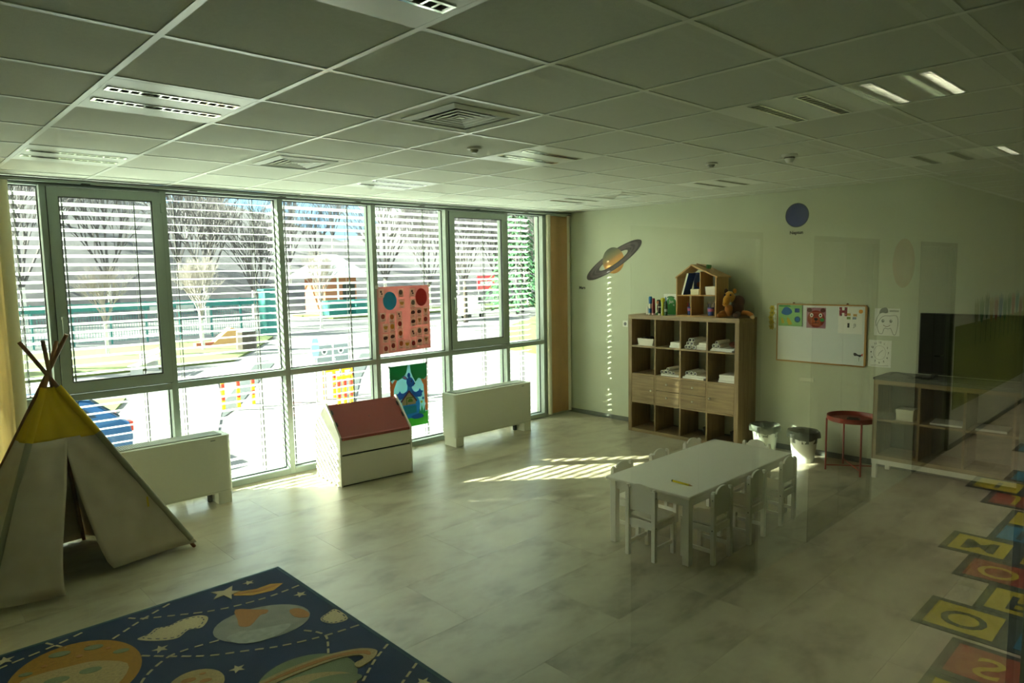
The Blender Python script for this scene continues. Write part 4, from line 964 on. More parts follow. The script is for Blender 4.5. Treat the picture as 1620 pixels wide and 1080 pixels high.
def dashes(pts, wd=.012, on=.044, off=.028):
    pts = [Vector(p) for p in pts]; b = MB(); P = []
    for i in range(len(pts)-1):
        p0, p1, p2, p3 = pts[max(0, i-1)], pts[i], pts[i+1], pts[min(len(pts)-1, i+2)]
        for j in range(24):
            t = j/24; P.append(.5*((2*p1)+(p2-p0)*t+(2*p0-5*p1+4*p2-p3)*t*t+(3*p1-p0-3*p2+p3)*t*t*t))
    P.append(pts[-1]); acc = 0
    for a, c in zip(P[:-1], P[1:]):
        l = (c-a).length
        if l < 1e-6: continue
        if (acc % (on+off)) < on:
            n = (c-a)/l; k = Vector((-n.y, n.x))*wd/2
            b.poly([tuple(a+k), tuple(a-k), tuple(c-k), tuple(c+k)], RZ-.001, RZ+.0020)
        acc += l
    b.build('stitched_orbit', M_cr, rug)
for q in ([(-5.243, -2.382), (-5.433, -2.396), (-5.625, -2.369), (-5.774, -2.318), (-5.918, -2.234), (-6.072, -2.134), (-6.137, -2.059)],
          [(-5.907, -2.053), (-6.073, -2.139), (-6.263, -2.262)], [(-6.362, -2.06), (-6.499, -2.11), (-6.733, -2.163), (-7.0, -2.23)], [(-6.528, -2.047), (-6.462, -2.18)],
          [(-5.237, -3.087), (-5.431, -3.054), (-5.643, -2.983), (-5.799, -2.894), (-5.949, -2.804), (-6.091, -2.671), (-6.205, -2.545)],
          [(-5.854, -2.688), (-6.021, -2.66), (-6.127, -2.68), (-6.27, -2.816), (-6.30, -3.0), (-6.25, -3.2)], [(-5.481, -2.921), (-5.435, -3.0), (-5.430, -3.08), (-5.50, -3.226)],
          [(-5.235, -3.371), (-5.367, -3.454), (-5.51, -3.572)], [(-5.233, -3.626), (-5.373, -3.71), (-5.6, -3.85)]): dashes(q)

# ================================================================== WALL STICKERS AND DRAWINGS (right wall)
def on_wall(name, label, cat, y, z, group=None, off=.0012): return thing(name, label, cat, (-off, y, z), ON_WALL, group)
def art(p, nm, pts, lv, m): return flat(nm, pts, .0003+.0007*lv, m, p, .0006)
# saturn
sa = on_wall('saturn_sticker', 'large ringed planet wall sticker near the window corner', 'wall sticker', -.768, 2.075)
M_sat = bpy.data.materials.new('saturn_print'); M_sat.use_nodes = True; t = M_sat.node_tree; tcn = t.nodes.new('ShaderNodeTexCoord'); spx = t.nodes.new('ShaderNodeSeparateXYZ'); cr_ = t.nodes.new('ShaderNodeValToRGB')
mpx = t.nodes.new('ShaderNodeMapping'); mpx.inputs['Rotation'].default_value = (0, 0, radians(-28)); mpx.inputs['Location'].default_value = (0, .5, 0); mpx.inputs['Scale'].default_value = (2.6, 2.6, 1)
t.links.new(tcn.outputs['Object'], mpx.inputs[0]); t.links.new(mpx.outputs[0], spx.inputs[0]); t.links.new(spx.outputs['Y'], cr_.inputs[0]); t.links.new(cr_.outputs[0], t.nodes['Principled BSDF'].inputs['Base Color']); t.nodes['Principled BSDF'].inputs['Roughness'].default_value = .6
el = cr_.color_ramp.elements; el[0].position = .12; el[0].color = lin('#b07a2e'); el[1].position = .95; el[1].color = lin('#3d4434')
for ps_, cc in ((.35, '#d29a48'), (.5, '#c98f4e'), (.62, '#8d7a50'), (.8, '#5c6044')): e = el.new(ps_); e.color = lin(cc)
M_ring = mat('ring_print', '#352e2c', .6); M_ring2 = mat('ring_band_print', '#54494a', .6)
RA = .48
def ringpoly(a, b, t0, t1): return ell(0, 0, a, a*.23, n=30, a0=t0, a1=t1, rot=RA)+ell(0, 0, b, b*.20, n=30, a0=t0, a1=t1, rot=RA)[::-1]
for a, b, m, lv in ((.50, .26, M_ring, 0), (.44, .39, M_ring2, 1), (.35, .32, M_ring2, 1)): art(sa, 'ring_back', ringpoly(a, b, 0, pi), lv, m)
art(sa, 'globe', ell(0, 0, .175, .168, n=36), 2, M_sat)
for a, b, m, lv in ((.50, .26, M_ring, 3), (.44, .39, M_ring2, 4), (.35, .32, M_ring2, 4)): art(sa, 'ring_front', ringpoly(a, b, pi, 2*pi), lv, m)
cp = on_wall('planet_caption', 'tiny black caption at the lower left tip of the ringed planet', 'wall lettering', -.238, 1.722); text('lettering', 'Mars', .055, M_ink, cp, bold=.002)
ne = on_wall('neptune_sticker', 'round dark blue planet wall sticker high above the whiteboard', 'wall sticker', -3.158, 2.481)
M_nep = mat('neptune_print', '#1c2568', .55, noise=(3, .2)); art(ne, 'disc', ell(0, 0, .124, n=44), 0, mat('neptune_rim', '#1f2b3a', .6)); art(ne, 'disc_centre', ell(0, 0, .114, n=44), 1, M_nep)
cp = on_wall('planet_caption', 'black caption under the round dark blue planet', 'wall lettering', -3.155, 2.303); text('lettering', 'Neptun', .046, M_ink, cp, bold=.002)
so = on_wall('power_socket', 'white wall socket left of the cube shelf', 'socket', -.965, 1.265)
MB().poly(rect(-.040, -.040, .040, .040), 0, .010).build('plate', M_whitep, so, bevel=.003); MB().poly(ell(0, 0, .022), .010, .012).build('insert', M_grey, so)
s2 = on_wall('power_socket', 'small double wall socket above the waste bins', 'socket', -3.30, .78)
MB().poly(rect(-.075, -.022, .075, .022), 0, .008).build('plate', mat('wall_white_plate', '#d6d8bf', .5), s2, bevel=.003)

# whiteboard
wbd = on_wall('whiteboard', 'white magnetic board with a wooden frame and paper crafts', 'whiteboard', -3.420, 1.262, off=.006)
WW, WH = .438, .292
MB().poly(rect(-WW, -WH, WW, WH), -.004, .004).build('board', mat('board_white', '#dfe6e6', .25), wbd)
M_fr = mat('pine_frame', '#b98a45', .5)
for q in (rect(-WW-.010, WH, WW+.010, WH+.014), rect(-WW-.010, -WH-.014, WW+.010, -WH), rect(-WW-.010, -WH, -WW, WH), rect(WW, -WH, WW+.020, WH)): MB().poly(q, -.005, .012).build('frame_bar', M_fr, wbd, bevel=.002)
for x in (-.27, .27): MB().poly(ell(x, WH+.020, .010, n=14), 0, .010).build('hanger', mat('old_brass', '#77502a', .5), wbd)
def board_sheet(name, label, cat, dx, dz, pts, m, lv=1):
    o = on_wall(name, label, cat, -3.420-dx, 1.262+dz, off=.0115+.001*lv); flat('sheet', pts, 0, m, o, .0006); return o
gs = board_sheet('craft_sheet', 'green craft sheet with blue cloud shapes on the whiteboard\'s left corner', 'craft picture', -.305, .185, rect(-.125, -.115, .125, .105), mat('mint_card', '#8fbf7c', .8))
art(gs, 'grass_strip', rect(-.125, .088, .0, .105), 1, mat('leaf_green_card', '#2e8f3e', .8)); art(gs, 'blue_shape', smooth_poly([(-.095, .02), (-.05, -.0), (.0, .01), (.02, .04), (-.01, .075), (-.05, .085), (-.08, .06)], 3), 1, mat('blue_card', '#1f66b0', .8))
art(gs, 'blue_shape', rect(.048, .03, .098, .072), 1, mat('indigo_card', '#2c4a98', .8)); art(gs, 'blue_shape', ell(.078, -.042, .032), 1, mat('steel_card', '#27567c', .8)); art(gs, 'inner_disc', ell(.078, -.042, .02), 2, mat('blue_card', '#1f66b0', .8))
for q in ([(-.10, -.02), (-.075, -.04), (-.06, -.085), (-.09, -.09)], [(-.03, -.02), (-.005, -.04), (.025, -.095), (-.015, -.105), (-.035, -.06)]): art(gs, 'yellow_shape', q, 1, mat('yellow_card', '#cdb42e', .8))
MB().poly(rect(-.002, -.115, .002, .115), 0, .004).build('spine', M_grey, gs, loc=(.128, 0, 0))
bf = board_sheet('bear_picture', 'red brown bear face picture in the middle of the whiteboard', 'craft picture', -.035, .165, rect(-.098, -.105, .098, .105), mat('pinkish_card', '#a8788a', .8))
M_bear = mat('bear_card', '#93311c', .8)
art(bf, 'face', ell(0, -.01, .088, .088, n=30), 1, M_bear)
for x in (-.068, .068): art(bf, 'ear', ell(x, .078, .026, .022), 2, mat('bear_ear_card', '#5d2317', .8)); art(bf, 'eye', ell(x*.66, .028, .017, .02), 3, M_paper); art(bf, 'pupil', ell(x*.66, .026, .008, .010), 4, M_ink)
art(bf, 'muzzle', ell(0, -.035, .055, .035), 2, mat('rust_card', '#b0552a', .8)); art(bf, 'nose', ell(0, -.012, .02, .014), 3, M_ink); art(bf, 'mouth', rect(-.003, -.05, .003, -.02), 3, M_ink); art(bf, 'mouth', rect(-.03, -.053, .03, -.048), 3, M_ink); art(bf, 'cheek_patch', ell(.062, -.018, .022, .018), 3, mat('leaf_green_card', '#2e8f3e', .8))
for z in (.05, .0, -.075): art(bf, 'face_stripe', rect(-.07, z, .07, z+.004), 2, mat('salmon_card', '#c77b58', .8))
hs = board_sheet('letter_sheet', 'white sheet with a patterned letter and small pictures on the whiteboard\'s right corner', 'craft picture', .30, .155, rect(-.115, -.135, .115, .125), M_paper)
hl = text('lettering', 'H', .105, mat('letter_red', '#8c3038', .8), hs, (-.068, .078, .001), bold=.008)
for k, (x, z) in enumerate(((-.10, .10), (-.085, .05), (-.045, .055), (-.05, .105), (-.10, .045))): art(hs, 'letter_dot', ell(x, z, .007, n=10), 2, M_ink if k % 2 else mat('dusty_pink', '#c78890', .8))
art(hs, 'orange_magnet', ell(.098, .088, .02), 2, mat('orange_magnet', '#e09a20', .5))
for x, z, c in ((-.015, .055, '#c9a24a'), (.045, .05, '#c9a05a'), (-.015, .02, '#7f9a58'), (.04, .02, '#8d98a8')): art(hs, 'small_picture', rect(x-.018, z-.012, x+.018, z+.012), 1, mat('tiny_'+c, c, .8))
art(hs, 'small_picture', rect(-.025, -.075, -.005, -.03), 1, M_ink); text('lettering', 'JI', .05, M_grey, hs, (.045, -.052, .001))
mg = board_sheet('bird_magnet', 'tiny dark bird shaped magnet with a red tip low on the whiteboard', 'magnet', .385, -.185, smooth_poly([(-.045, .012), (-.035, -.012), (-.01, -.010), (.02, -.022), (.03, .004), (0, .002), (-.025, .018)], 3), M_ink)
art(mg, 'red_tip', [(.028, -.006), (.042, -.012), (.045, .014), (.032, .012)], 1, mat('tip_red', '#c14a3e', .7)); art(mg, 'legs', rect(.006, -.062, .010, -.026), 1, M_grey)
# yellow garland
ga = on_wall('paper_garland', 'string of yellow paper flowers hanging left of the whiteboard', 'garland', -2.912, 1.40)
for k, (x, z) in enumerate(((.0, .115), (.0, .065), (-.012, .015), (-.005, -.035), (-.003, -.085))):
    m = mat('garland_yellow' if k < 3 else 'garland_ochre', '#c7b21e' if k < 3 else '#b39a2a', .8)
    art(ga, 'paper_flower', star(x, z, .036, .024, 6, rot=k), k % 2, m); art(ga, 'flower_centre', ell(x, z, .012, n=10), 2, mat('garland_centre', '#8f8416', .8))
    art(ga, 'paper_leaf', ell(x+.034, z+.01, .013, .024, n=10), 0, M_paper)
# tooth and clock drawings
def line_art(p, nm, pts, wd, lv, m, closed=False):
    b = MB(); q = pts+[pts[0]] if closed else pts
    for a, c in zip(q[:-1], q[1:]):
        a, c = Vector(a), Vector(c); d = c-a
        if d.length < 1e-6: continue
        d.normalize(); k = Vector((-d.y, d.x))*wd/2; e = d*wd*.3
        b.poly([tuple(a-e+k), tuple(a-e-k), tuple(c+e-k), tuple(c+e+k)], .0003+.0007*lv, .0009+.0007*lv)
    return b.build(nm, m, p)
td = on_wall('tooth_drawing', 'white sheet with a smiling tooth drawing right of the whiteboard', 'drawing', -4.052, 1.410)
flat('sheet', rect(-.112, -.130, .112, .130), 0, M_paper, td, .0008)
line_art(td, 'outline', smooth_poly([(-.07, -.10), (-.085, -.03), (-.06, .03), (-.02, .06), (.03, .06), (.075, .065), (.095, .03), (.095, -.04), (.08, -.11), (.06, -.115), (.035, -.06), (.012, -.065), (-.02, -.06), (-.035, -.105), (-.05, -.115)], 4), .0045, 1, M_grey, True)
for x in (-.035, .035): art(td, 'eye', ell(x, .01, .013, .016, n=14), 2, M_grey); art(td, 'eye_glint', ell(x+.003, .015, .004, n=8), 3, M_paper)
line_art(td, 'smile', [(-.03, -.03), (-.01, -.042), (.01, -.042), (.03, -.028)], .005, 2, mat('dull_red', '#6a2a2e', .7))
art(td, 'brush_head', smooth_poly([(-.07, .08), (-.055, .125), (-.01, .14), (.01, .10), (-.01, .085), (-.04, .09)], 3), 2, M_grey); line_art(td, 'brush_stroke', [(-.06, .09), (-.085, .05), (-.10, 0), (-.095, -.04)], .006, 2, mat('light_pencil', '#a5a8a2', .8)); art(td, 'title_bar', rect(.02, .098, .10, .116), 1, mat('light_pencil', '#a5a8a2', .8))
cl = on_wall('clock_drawing', 'white sheet with a drawn clock face below the tooth drawing', 'drawing', -3.997, 1.103)
flat('sheet', rect(-.103, -.130, .103, .130), 0, M_paper, cl, .0008)
for k in range(12):
    a = pi/2-2*pi*(k+1)/12; text('numeral', str(k+1), .026, M_ink, cl, (.078*cos(a), .01+.098*sin(a), .001), bold=.0005)
line_art(cl, 'face_ring', ell(0, .01, .055, .068, n=24), .002, 1, M_grey, True); line_art(cl, 'hand', [(0, .01), (.028, .035)], .004, 2, M_grey); line_art(cl, 'hand', [(0, .01), (-.012, -.022)], .004, 2, M_grey)
line_art(cl, 'ground_line', [(-.08, -.118), (-.03, -.112), (.02, -.118), (.08, -.112)], .003, 1, M_grey)

# ================================================================== POSTERS TAPED TO THE WINDOW
def on_win(name, label, cat, x, z, y=GYW-.006): return thing(name, label, cat, (x, y, z), ON_WINDOW)
PY = .0
def wart(p, nm, pts, lv, m): return flat(nm, pts, .0010+.0007*lv, m, p, .0006)
pk = on_win('pink_food_poster', 'pink poster with a blue and a red disc and small food pictures on the window', 'poster', -2.735, 1.462, y=-.002)
PW, PHt = .345, .365
M_pink = mat('pink_poster_paper', '#e0a5a2', .85)
flat('sheet', [(-PW, -PHt-.008), (PW+.003, -PHt+.01), (PW, PHt-.004), (-PW, PHt-.012)], 0, M_pink, pk, .001)
wart(pk, 'blue_disc', ell(-.185, .20, .087, .10, n=30), 0, mat('poster_blue', '#22a5d6', .8)); wart(pk, 'red_disc', ell(.235, .225, .080, .10, n=30), 0, mat('poster_red', '#b8121e', .8))
M_card = mat('pale_card', '#f0d8cc', .85)
cards = [(-.29, .29, 'k'), (-.04, .285, 'g'), (-.03, .165, 'y'), (-.28, .03, 'r'), (-.165, .02, 'o'), (-.07, .04, 'k'), (-.25, -.09, 'y'), (-.165, -.085, 'a'), (-.065, -.06, 'r'), (-.255, -.20, 'b'), (-.165, -.19, 'b'), (-.06, -.165, 'o'), (-.255, -.32, 's'), (-.16, -.295, 'r'), (-.055, -.28, 'o'), (.025, -.29, 'y'),
         (.115, .285, 'k'), (.12, .165, 'g'), (.115, .06, 'b'), (.20, .065, 'b'), (.29, .07, 't'), (.115, -.04, 'b'), (.20, -.035, 't'), (.285, -.03, 'r'), (.11, -.165, 'k'), (.195, -.155, 'g'), (.285, -.15, 'b'), (.11, -.29, 'r'), (.195, -.265, 'b'), (.285, -.26, 't')]
PC = {'k': '#27222c', 'g': '#8d7a6c', 'y': '#c9a12f', 'r': '#9a2026', 'o': '#c4672a', 'a': '#d8a028', 'b': '#5a2c2c', 's': '#b2453e', 't': '#a3873c'}
for x, z, c in cards:
    wart(pk, 'picture_card', rect(x-.036, z-.050, x+.036, z+.044), 0, M_card); m = mat('food_'+c, PC[c], .8)
    if c in 'rsoag': wart(pk, 'food_picture', ell(x, z+.004, .025, .028, n=16), 1, m)
    elif c == 'y': wart(pk, 'food_picture', ell(x, z+.018, .028, .036, n=12, a0=pi, a1=2*pi), 1, m)
    elif c == 't': wart(pk, 'food_picture', [(x-.024, z+.024), (x+.024, z+.024), (x, z-.026)], 1, m)
    elif c == 'b': wart(pk, 'food_picture', smooth_poly([(x-.028, z-.008), (x-.02, z+.014), (x+.004, z+.02), (x+.028, z+.008), (x+.02, z-.014), (x-.01, z-.02)], 2), 1, m)
    else: wart(pk, 'food_picture', ell(x-.004, z+.012, .011, .014, n=10), 1, m); wart(pk, 'food_picture', ell(x+.006, z-.012, .009, .012, n=10), 1, m)
    wart(pk, 'caption_line', rect(x-.016, z-.043, x+.016, z-.038), 1, M_grey)
for sx in (-1, 1): wart(pk, 'tape', rect(sx*PW-.02, PHt-.03, sx*PW+.02, PHt+.005), 1, mat('clear_tape', '#e9e6dc', .3))
kg = on_win('animal_poster', 'bright poster of a blue long eared animal between trees on the lower window', 'poster', -2.665, .575, y=.058)
KW, KH = .253, .355
M_pb2 = mat('poster_sky', '#a8d6dc', .8); M_k = mat('poster_animal_blue', '#1270d8', .8); M_k2 = mat('poster_animal_light', '#2aa0ec', .8); M_kg = mat('poster_leaf', '#18a566', .8); M_kt = mat('poster_trunk', '#f0904e', .8); M_kl = mat('poster_lawn', '#5ad048', .8); M_teal = mat('poster_teal', '#15a0b5', .8)
flat('sheet', rect(-KW, -KH, KW, KH), 0, M_pb2, kg, .001)
wart(kg, 'lawn', [(-KW, -KH), (KW, -KH), (KW, -.20), (.12, -.24), (-KW, -.27)], 0, M_kl)
for s in (-1, 1): wart(kg, 'trunk', [(s*KW, -.20), (s*(KW-.035), -.20), (s*(KW-.05), .10), (s*(KW-.10), .20), (s*(KW-.09), .23), (s*(KW-.03), .16), (s*KW, .22)], 1, M_kt)
wart(kg, 'leaf_canopy', [(-KW, KH), (-.01, KH), (-.03, .27), (-.07, .22), (-.15, .19), (-.20, .21), (-KW, .19)], 2, M_kg); wart(kg, 'leaf_canopy', [(.02, KH), (KW, KH), (KW, .20), (.20, .17), (.13, .19), (.09, .15), (.05, .22), (.03, .27)], 2, M_kg)
wart(kg, 'body', smooth_poly([(-.02, .08), (-.06, .0), (-.09, -.12), (-.05, -.24), (.03, -.26), (.12, -.22), (.14, -.08), (.08, .01), (.04, .08)], 3), 3, M_k2)
wart(kg, 'tail', smooth_poly([(.02, -.24), (.12, -.22), (.18, -.24), (.18, -.27), (.06, -.275)], 3), 4, M_k)
wart(kg, 'neck', [(-.03, .04), (.04, .03), (.035, .14), (-.02, .15)], 4, M_k2); wart(kg, 'head', smooth_poly([(-.035, .15), (-.02, .20), (.03, .21), (.075, .15), (.068, .115), (.03, .10), (-.01, .11)], 3), 5, M_k)
wart(kg, 'ear', ell(-.055, .212, .038, .018, rot=-.5), 5, M_k); wart(kg, 'inner_ear', ell(-.055, .212, .026, .010, rot=-.5), 6, mat('poster_pink', '#cf9ab0', .8)); wart(kg, 'ear', ell(.0, .235, .022, .03), 5, M_k)
wart(kg, 'nose', ell(.074, .135, .010), 6, M_ink); wart(kg, 'eye', ell(.03, .165, .007, .010), 6, M_ink)
for x, s in ((-.13, -1), (.145, 1)):
    wart(kg, 'arm', [(s*.03, .06), (s*.05, -.02), (x+s*.02, -.03), (x, .01)], 4, M_k); wart(kg, 'hand', star(x, .02, .052, .030, 5, rot=pi/2), 5, M_k)
wart(kg, 'house_picture', [(-.10, -.10), (.08, -.10), (.09, -.06), (-.005, .055), (-.11, -.05)], 6, mat('poster_house', '#c9b48a', .8)); line_art(kg, 'house_roof', [(-.115, -.055), (-.005, .055), (.095, -.065)], .018, 9, mat('poster_roof', '#6d3a63', .8))
wart(kg, 'house_window', ell(.01, -.07, .034, .04, a0=0, a1=pi), 7, mat('poster_olive', '#5d8a1f', .8)); line_art(kg, 'house_beam', [(-.04, -.10), (-.04, -.02), (.06, -.02)], .010, 9, mat('poster_olive', '#5d8a1f', .8))
wart(kg, 'pouch', [(-.09, -.11), (.09, -.12), (.09, -.20), (-.05, -.21)], 8, M_teal)
for x, z, c in ((.165, -.09, '#c9b41e'), (.19, -.05, '#2f78b8'), (.215, -.12, '#d9d9d9')): wart(kg, 'flower', star(x, z, .022, .012, 6), 3, mat('poster_flower_'+c, c, .8)); line_art(kg, 'flower_stem', [(x, z), (x-.01, -.22)], .004, 2, M_kl)
wart(kg, 'grass_tuft', [(.12, -.23), (.135, -.14), (.15, -.20), (.17, -.13), (.185, -.20), (.21, -.15), (.215, -.23)], 2, M_kg)
for sx in (-1, 1): wart(kg, 'tape', rect(sx*KW-.016, KH-.014, sx*KW+.008, KH+.008), 4, mat('dark_tape', '#23352c', .4))

# ================================================================== CORRIDOR THINGS SEEN MIRRORED IN THE GLASS
hm = thing('hopscotch_mat', 'hopscotch floor mat of red, yellow and blue lettered squares in the corridor', 'mat', (0, 0, 0))
M_hb = mat('mat_border', '#1f2428', .7); HC = {'y': mat('mat_yellow', '#ac9a12', .7), 'r': mat('mat_red', '#862112', .7), 'b': mat('mat_blue', '#0d6682', .7)}
HL = {'y': M_hb, 'r': mat('mat_yellow', '#ac9a12', .7), 'b': M_hb}
rows = [(-3.92, -5.385, [('y', '')]), (-3.50, -5.385, [('r', 'S')]), (-3.05, -5.172, [('y', 'O'), ('b', '')]), (-2.635, -5.368, [('y', 'R')]), (-2.23, -5.165, [('r', 'O'), ('y', '')]), (-1.815, -4.978, [('y', 'M'), ('y', '')]), (-1.40, -5.175, [('b', 'L')]), (-1.01, -5.178, [('y', 'I')]),
        (-.56, -4.95, [('r', 'J'), ('b', '')]), (-.165, -4.752, [('y', 'I'), ('b', '')]), (.28, -4.945, [('b', '')]), (1.50, -4.78, [('b', 'A')])]
for x, yv, cells_ in rows:
    for k, (c, chv) in enumerate(cells_):
        a = .412
        ya, yb = 2*YP-(yv-k*.412), 2*YP-(yv-(k+1)*.412)
        MB().box(x, x+a, ya, yb, 0, .004).build('square_border', M_hb, hm); MB().box(x+.045, x+a-.045, ya+.045, yb-.045, .001, .0055).build('coloured_square', HC[c], hm)
        if chv: text('lettering', chv, .29, HL[c], hm, (x+a/2, (ya+yb)/2, .0058), (0, 0, radians(90)), bold=.003)
sk = thing('round_sticker', 'round dusty pink planet sticker on the corridor wall', 'wall sticker', (-.52, YB+.0012, 1.965), ON_BACK)
flat('disc', ell(0, 0, .285, .212, n=40), 0, mat('dusty_pink_print', '#a86a58', .7, noise=(6, .2)), sk)
tl = thing('flower_mural', 'row of coloured tulips and leaves painted on the corridor wall', 'wall sticker', (3.3, YB+.008, 1.42), ON_BACK)
rr = random.Random(11)
for k, c in enumerate(['#7f8a5a', '#3f7a4a', '#2f5f46', '#a08a2c', '#9c3326', '#1b4f86', '#2c7a3e', '#256b33', '#a3384a', '#2d7f86', '#8c2f30', '#9b8f2c', '#2a6aa0']):
    x = 1.35-k*.225; z = rr.uniform(-.05, .05)
    flat('flower', smooth_poly([(x-.095, z-.02), (x, z-.16), (x+.095, z-.02), (x+.08, z+.14), (x+.035, z+.07), (x, z+.16), (x-.035, z+.07), (x-.08, z+.14)], 3), .0004, mat('mural_'+c, c, .7), tl)
    flat('stem', [(x-.006, z-.13), (x+.006, z-.13), (x+.02, -.38), (x+.004, -.38)], .0002, mat('mural_stem', '#2c4a22', .7), tl)

# ================================================================== OUTSIDE
ZG = -2.0
M_asph = mat('pale_asphalt', '#565354', .95, noise=(1.2, .12, 8), coord='Object'); M_lawn = mat('dry_lawn', '#474f20', 1.0, noise=(1.5, .3, 8)); M_conc = mat('concrete', '#9b9b98', .9, noise=(2, .15))
gd = MB().box(-90, 130, .6, 150, ZG-.6, ZG).build('ground', M_asph); gd['kind'] = 'structure'
fa = MB().box(-8.72, .12, .12, .20, ZG, -.02).box(-8.72, .12, .20, .62, ZG, -.10).build('wall_facade_base', M_conc); fa['kind'] = 'structure'
def lawn(pts, h=.10):
    o = MB().poly(pts, ZG, ZG+h).build('lawn', M_lawn); o['kind'] = 'structure'
lawn([(-30, 25.5), (5.5, 26.0), (8.5, 30.5), (12.2, 36.5), (11.5, 38), (-30, 40)])
lawn([(-12, 11), (-2.6, 14.5), (-1.0, 18.5), (-5, 20), (-14, 18)])
lawn([(16, 14), (34, 18), (46, 30), (40, 38), (24, 27), (17, 20)], .35)
lawn([(24, 50), (60, 48), (70, 58), (24, 58)], .12)
M_gravel = mat('gravel', '#605d5b', 1.0, noise=(30, .45), bump=(60, .8))
gv = MB().poly([(-9, 9.5), (-1.5, 9.5), (.8, 15), (2.5, 20), (-1.2, 18.6), (-2.6, 14.6)], ZG, ZG+.03).build('ground_gravel', M_gravel); gv['kind'] = 'structure'
kb = MB().poly([(-.1, 12.9), (1.0, 14.4), (6.35, 23.6), (6.7, 25.0), (6.2, 25.0), (.5, 14.6)], ZG, ZG+.02).poly([(3.0, 11.2), (3.6, 12.0), (6.6, 16.6), (11.4, 23.4), (11.0, 23.8), (6.0, 16.8)], ZG, ZG+.02).build('kerb_drain', mat('dark_drain', '#282d30', .9)); kb['kind'] = 'structure'
# wooded hillside
M_hill = mat('bare_wood_hill', '#403c40', 1.0, noise=(.9, .45, 10), bump=(2, 1.0))
rh = random.Random(5)
def hillf(u, v):
    x = -70+230*u; y = 62+60*v
    return (x, y, ZG+.2+17*v**.8*(1+.25*sin(x*.06+1)+.12*sin(x*.17))+rh.uniform(-.3, .3)*(v > .02))
hl_ = MB().grid(hillf, 60, 14).build('hill', M_hill, smooth=True); hl_['kind'] = 'structure'
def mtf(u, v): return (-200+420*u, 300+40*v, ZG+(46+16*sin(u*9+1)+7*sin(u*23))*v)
mh = MB().grid(mtf, 40, 4).build('mountain', mat('hazy_far_mountain', '#8fb0cf', 1.0, noise=(.02, .15)), smooth=True); mh['kind'] = 'structure'  # blue of distance haze is put into the mountain's base colour

# bare trees
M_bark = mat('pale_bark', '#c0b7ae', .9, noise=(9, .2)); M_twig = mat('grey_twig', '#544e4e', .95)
def tree_mesh(seed, h, trunk_h, spread, levels, kids_n, r0, up=.6):
    rr = random.Random(seed); tr_, br = MB(), MB()
    tr_.cyl((0, 0, 0), (rr.uniform(-.05, .05), rr.uniform(-.05, .05), trunk_h), r0, r0*.72, n=8)
    def grow(p, d, l, r, lv):
        q = p+d*l; (tr_ if lv == 0 else br).cyl(p, q, r, r*.55, n=4 if lv else 6, caps=False)
        if lv >= levels: return
        for k in range(kids_n):
            a = rr.uniform(0, 2*pi); s = rr.uniform(.5, 1.0)*spread
            nd = Vector((d.x+s*cos(a), d.y+s*sin(a), d.z*.8+up*.4)).normalized()
            grow(p+d*l*rr.uniform(.45, 1.0), nd, l*rr.uniform(.55, .8), r*.55, lv+1)
    top = Vector((0, 0, trunk_h))
    for k in range(5):
        a = 2*pi*k/5+rr.uniform(-.4, .4); grow(top-Vector((0, 0, trunk_h*.12*k/5)), Vector((spread*.7*cos(a), spread*.7*sin(a), 1)).normalized(), (h-trunk_h)*.42, r0*.5, 1)
    grow(top, Vector((0, 0, 1)), (h-trunk_h)*.45, r0*.7, 1)
    return tr_.mesh('trunk', M_bark), br.mesh('branches', M_twig)
def plant_tree(meshes, loc, rz, sc, label, group):
    o = thing('bare_tree', label, 'tree', loc, (0, 0, rz), group); o.scale = (sc, sc, sc)
    link('trunk', meshes[0], o); link('branches', meshes[1], o); return o
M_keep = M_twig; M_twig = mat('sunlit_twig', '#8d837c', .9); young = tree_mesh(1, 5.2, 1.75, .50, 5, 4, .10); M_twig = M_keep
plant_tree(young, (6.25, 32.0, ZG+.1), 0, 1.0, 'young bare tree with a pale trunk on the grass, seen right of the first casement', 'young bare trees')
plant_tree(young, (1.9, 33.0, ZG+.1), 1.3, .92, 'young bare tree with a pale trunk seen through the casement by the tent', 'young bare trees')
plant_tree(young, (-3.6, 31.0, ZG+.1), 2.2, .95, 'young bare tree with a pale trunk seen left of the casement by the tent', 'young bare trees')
plant_tree(young, (17.5, 40.0, ZG), 2.9, 1.15, 'young bare tree beside the far hut', 'young bare trees')
big = [tree_mesh(20+k, 13+2*k, 3.2, .62, 4, 4, .22, up=.8) for k in range(2)]
wl = 'tall bare grey tree in the wood on the hillside beyond the fence'
rw = random.Random(9); spots = []
for k in range(64):
    u = k/63; x = -34+150*u+rw.uniform(-2, 2); y = 58+rw.uniform(-6, 26)+(8 if 22 < x < 36 else 0)
    z = ZG if y < 62 else ZG+17*((y-62)/60)**.8*.95
    plant_tree(big[k % 2], (x, y, z), rw.uniform(0, 6), rw.uniform(.7, 1.1), wl, 'bare trees on the wooded hillside')
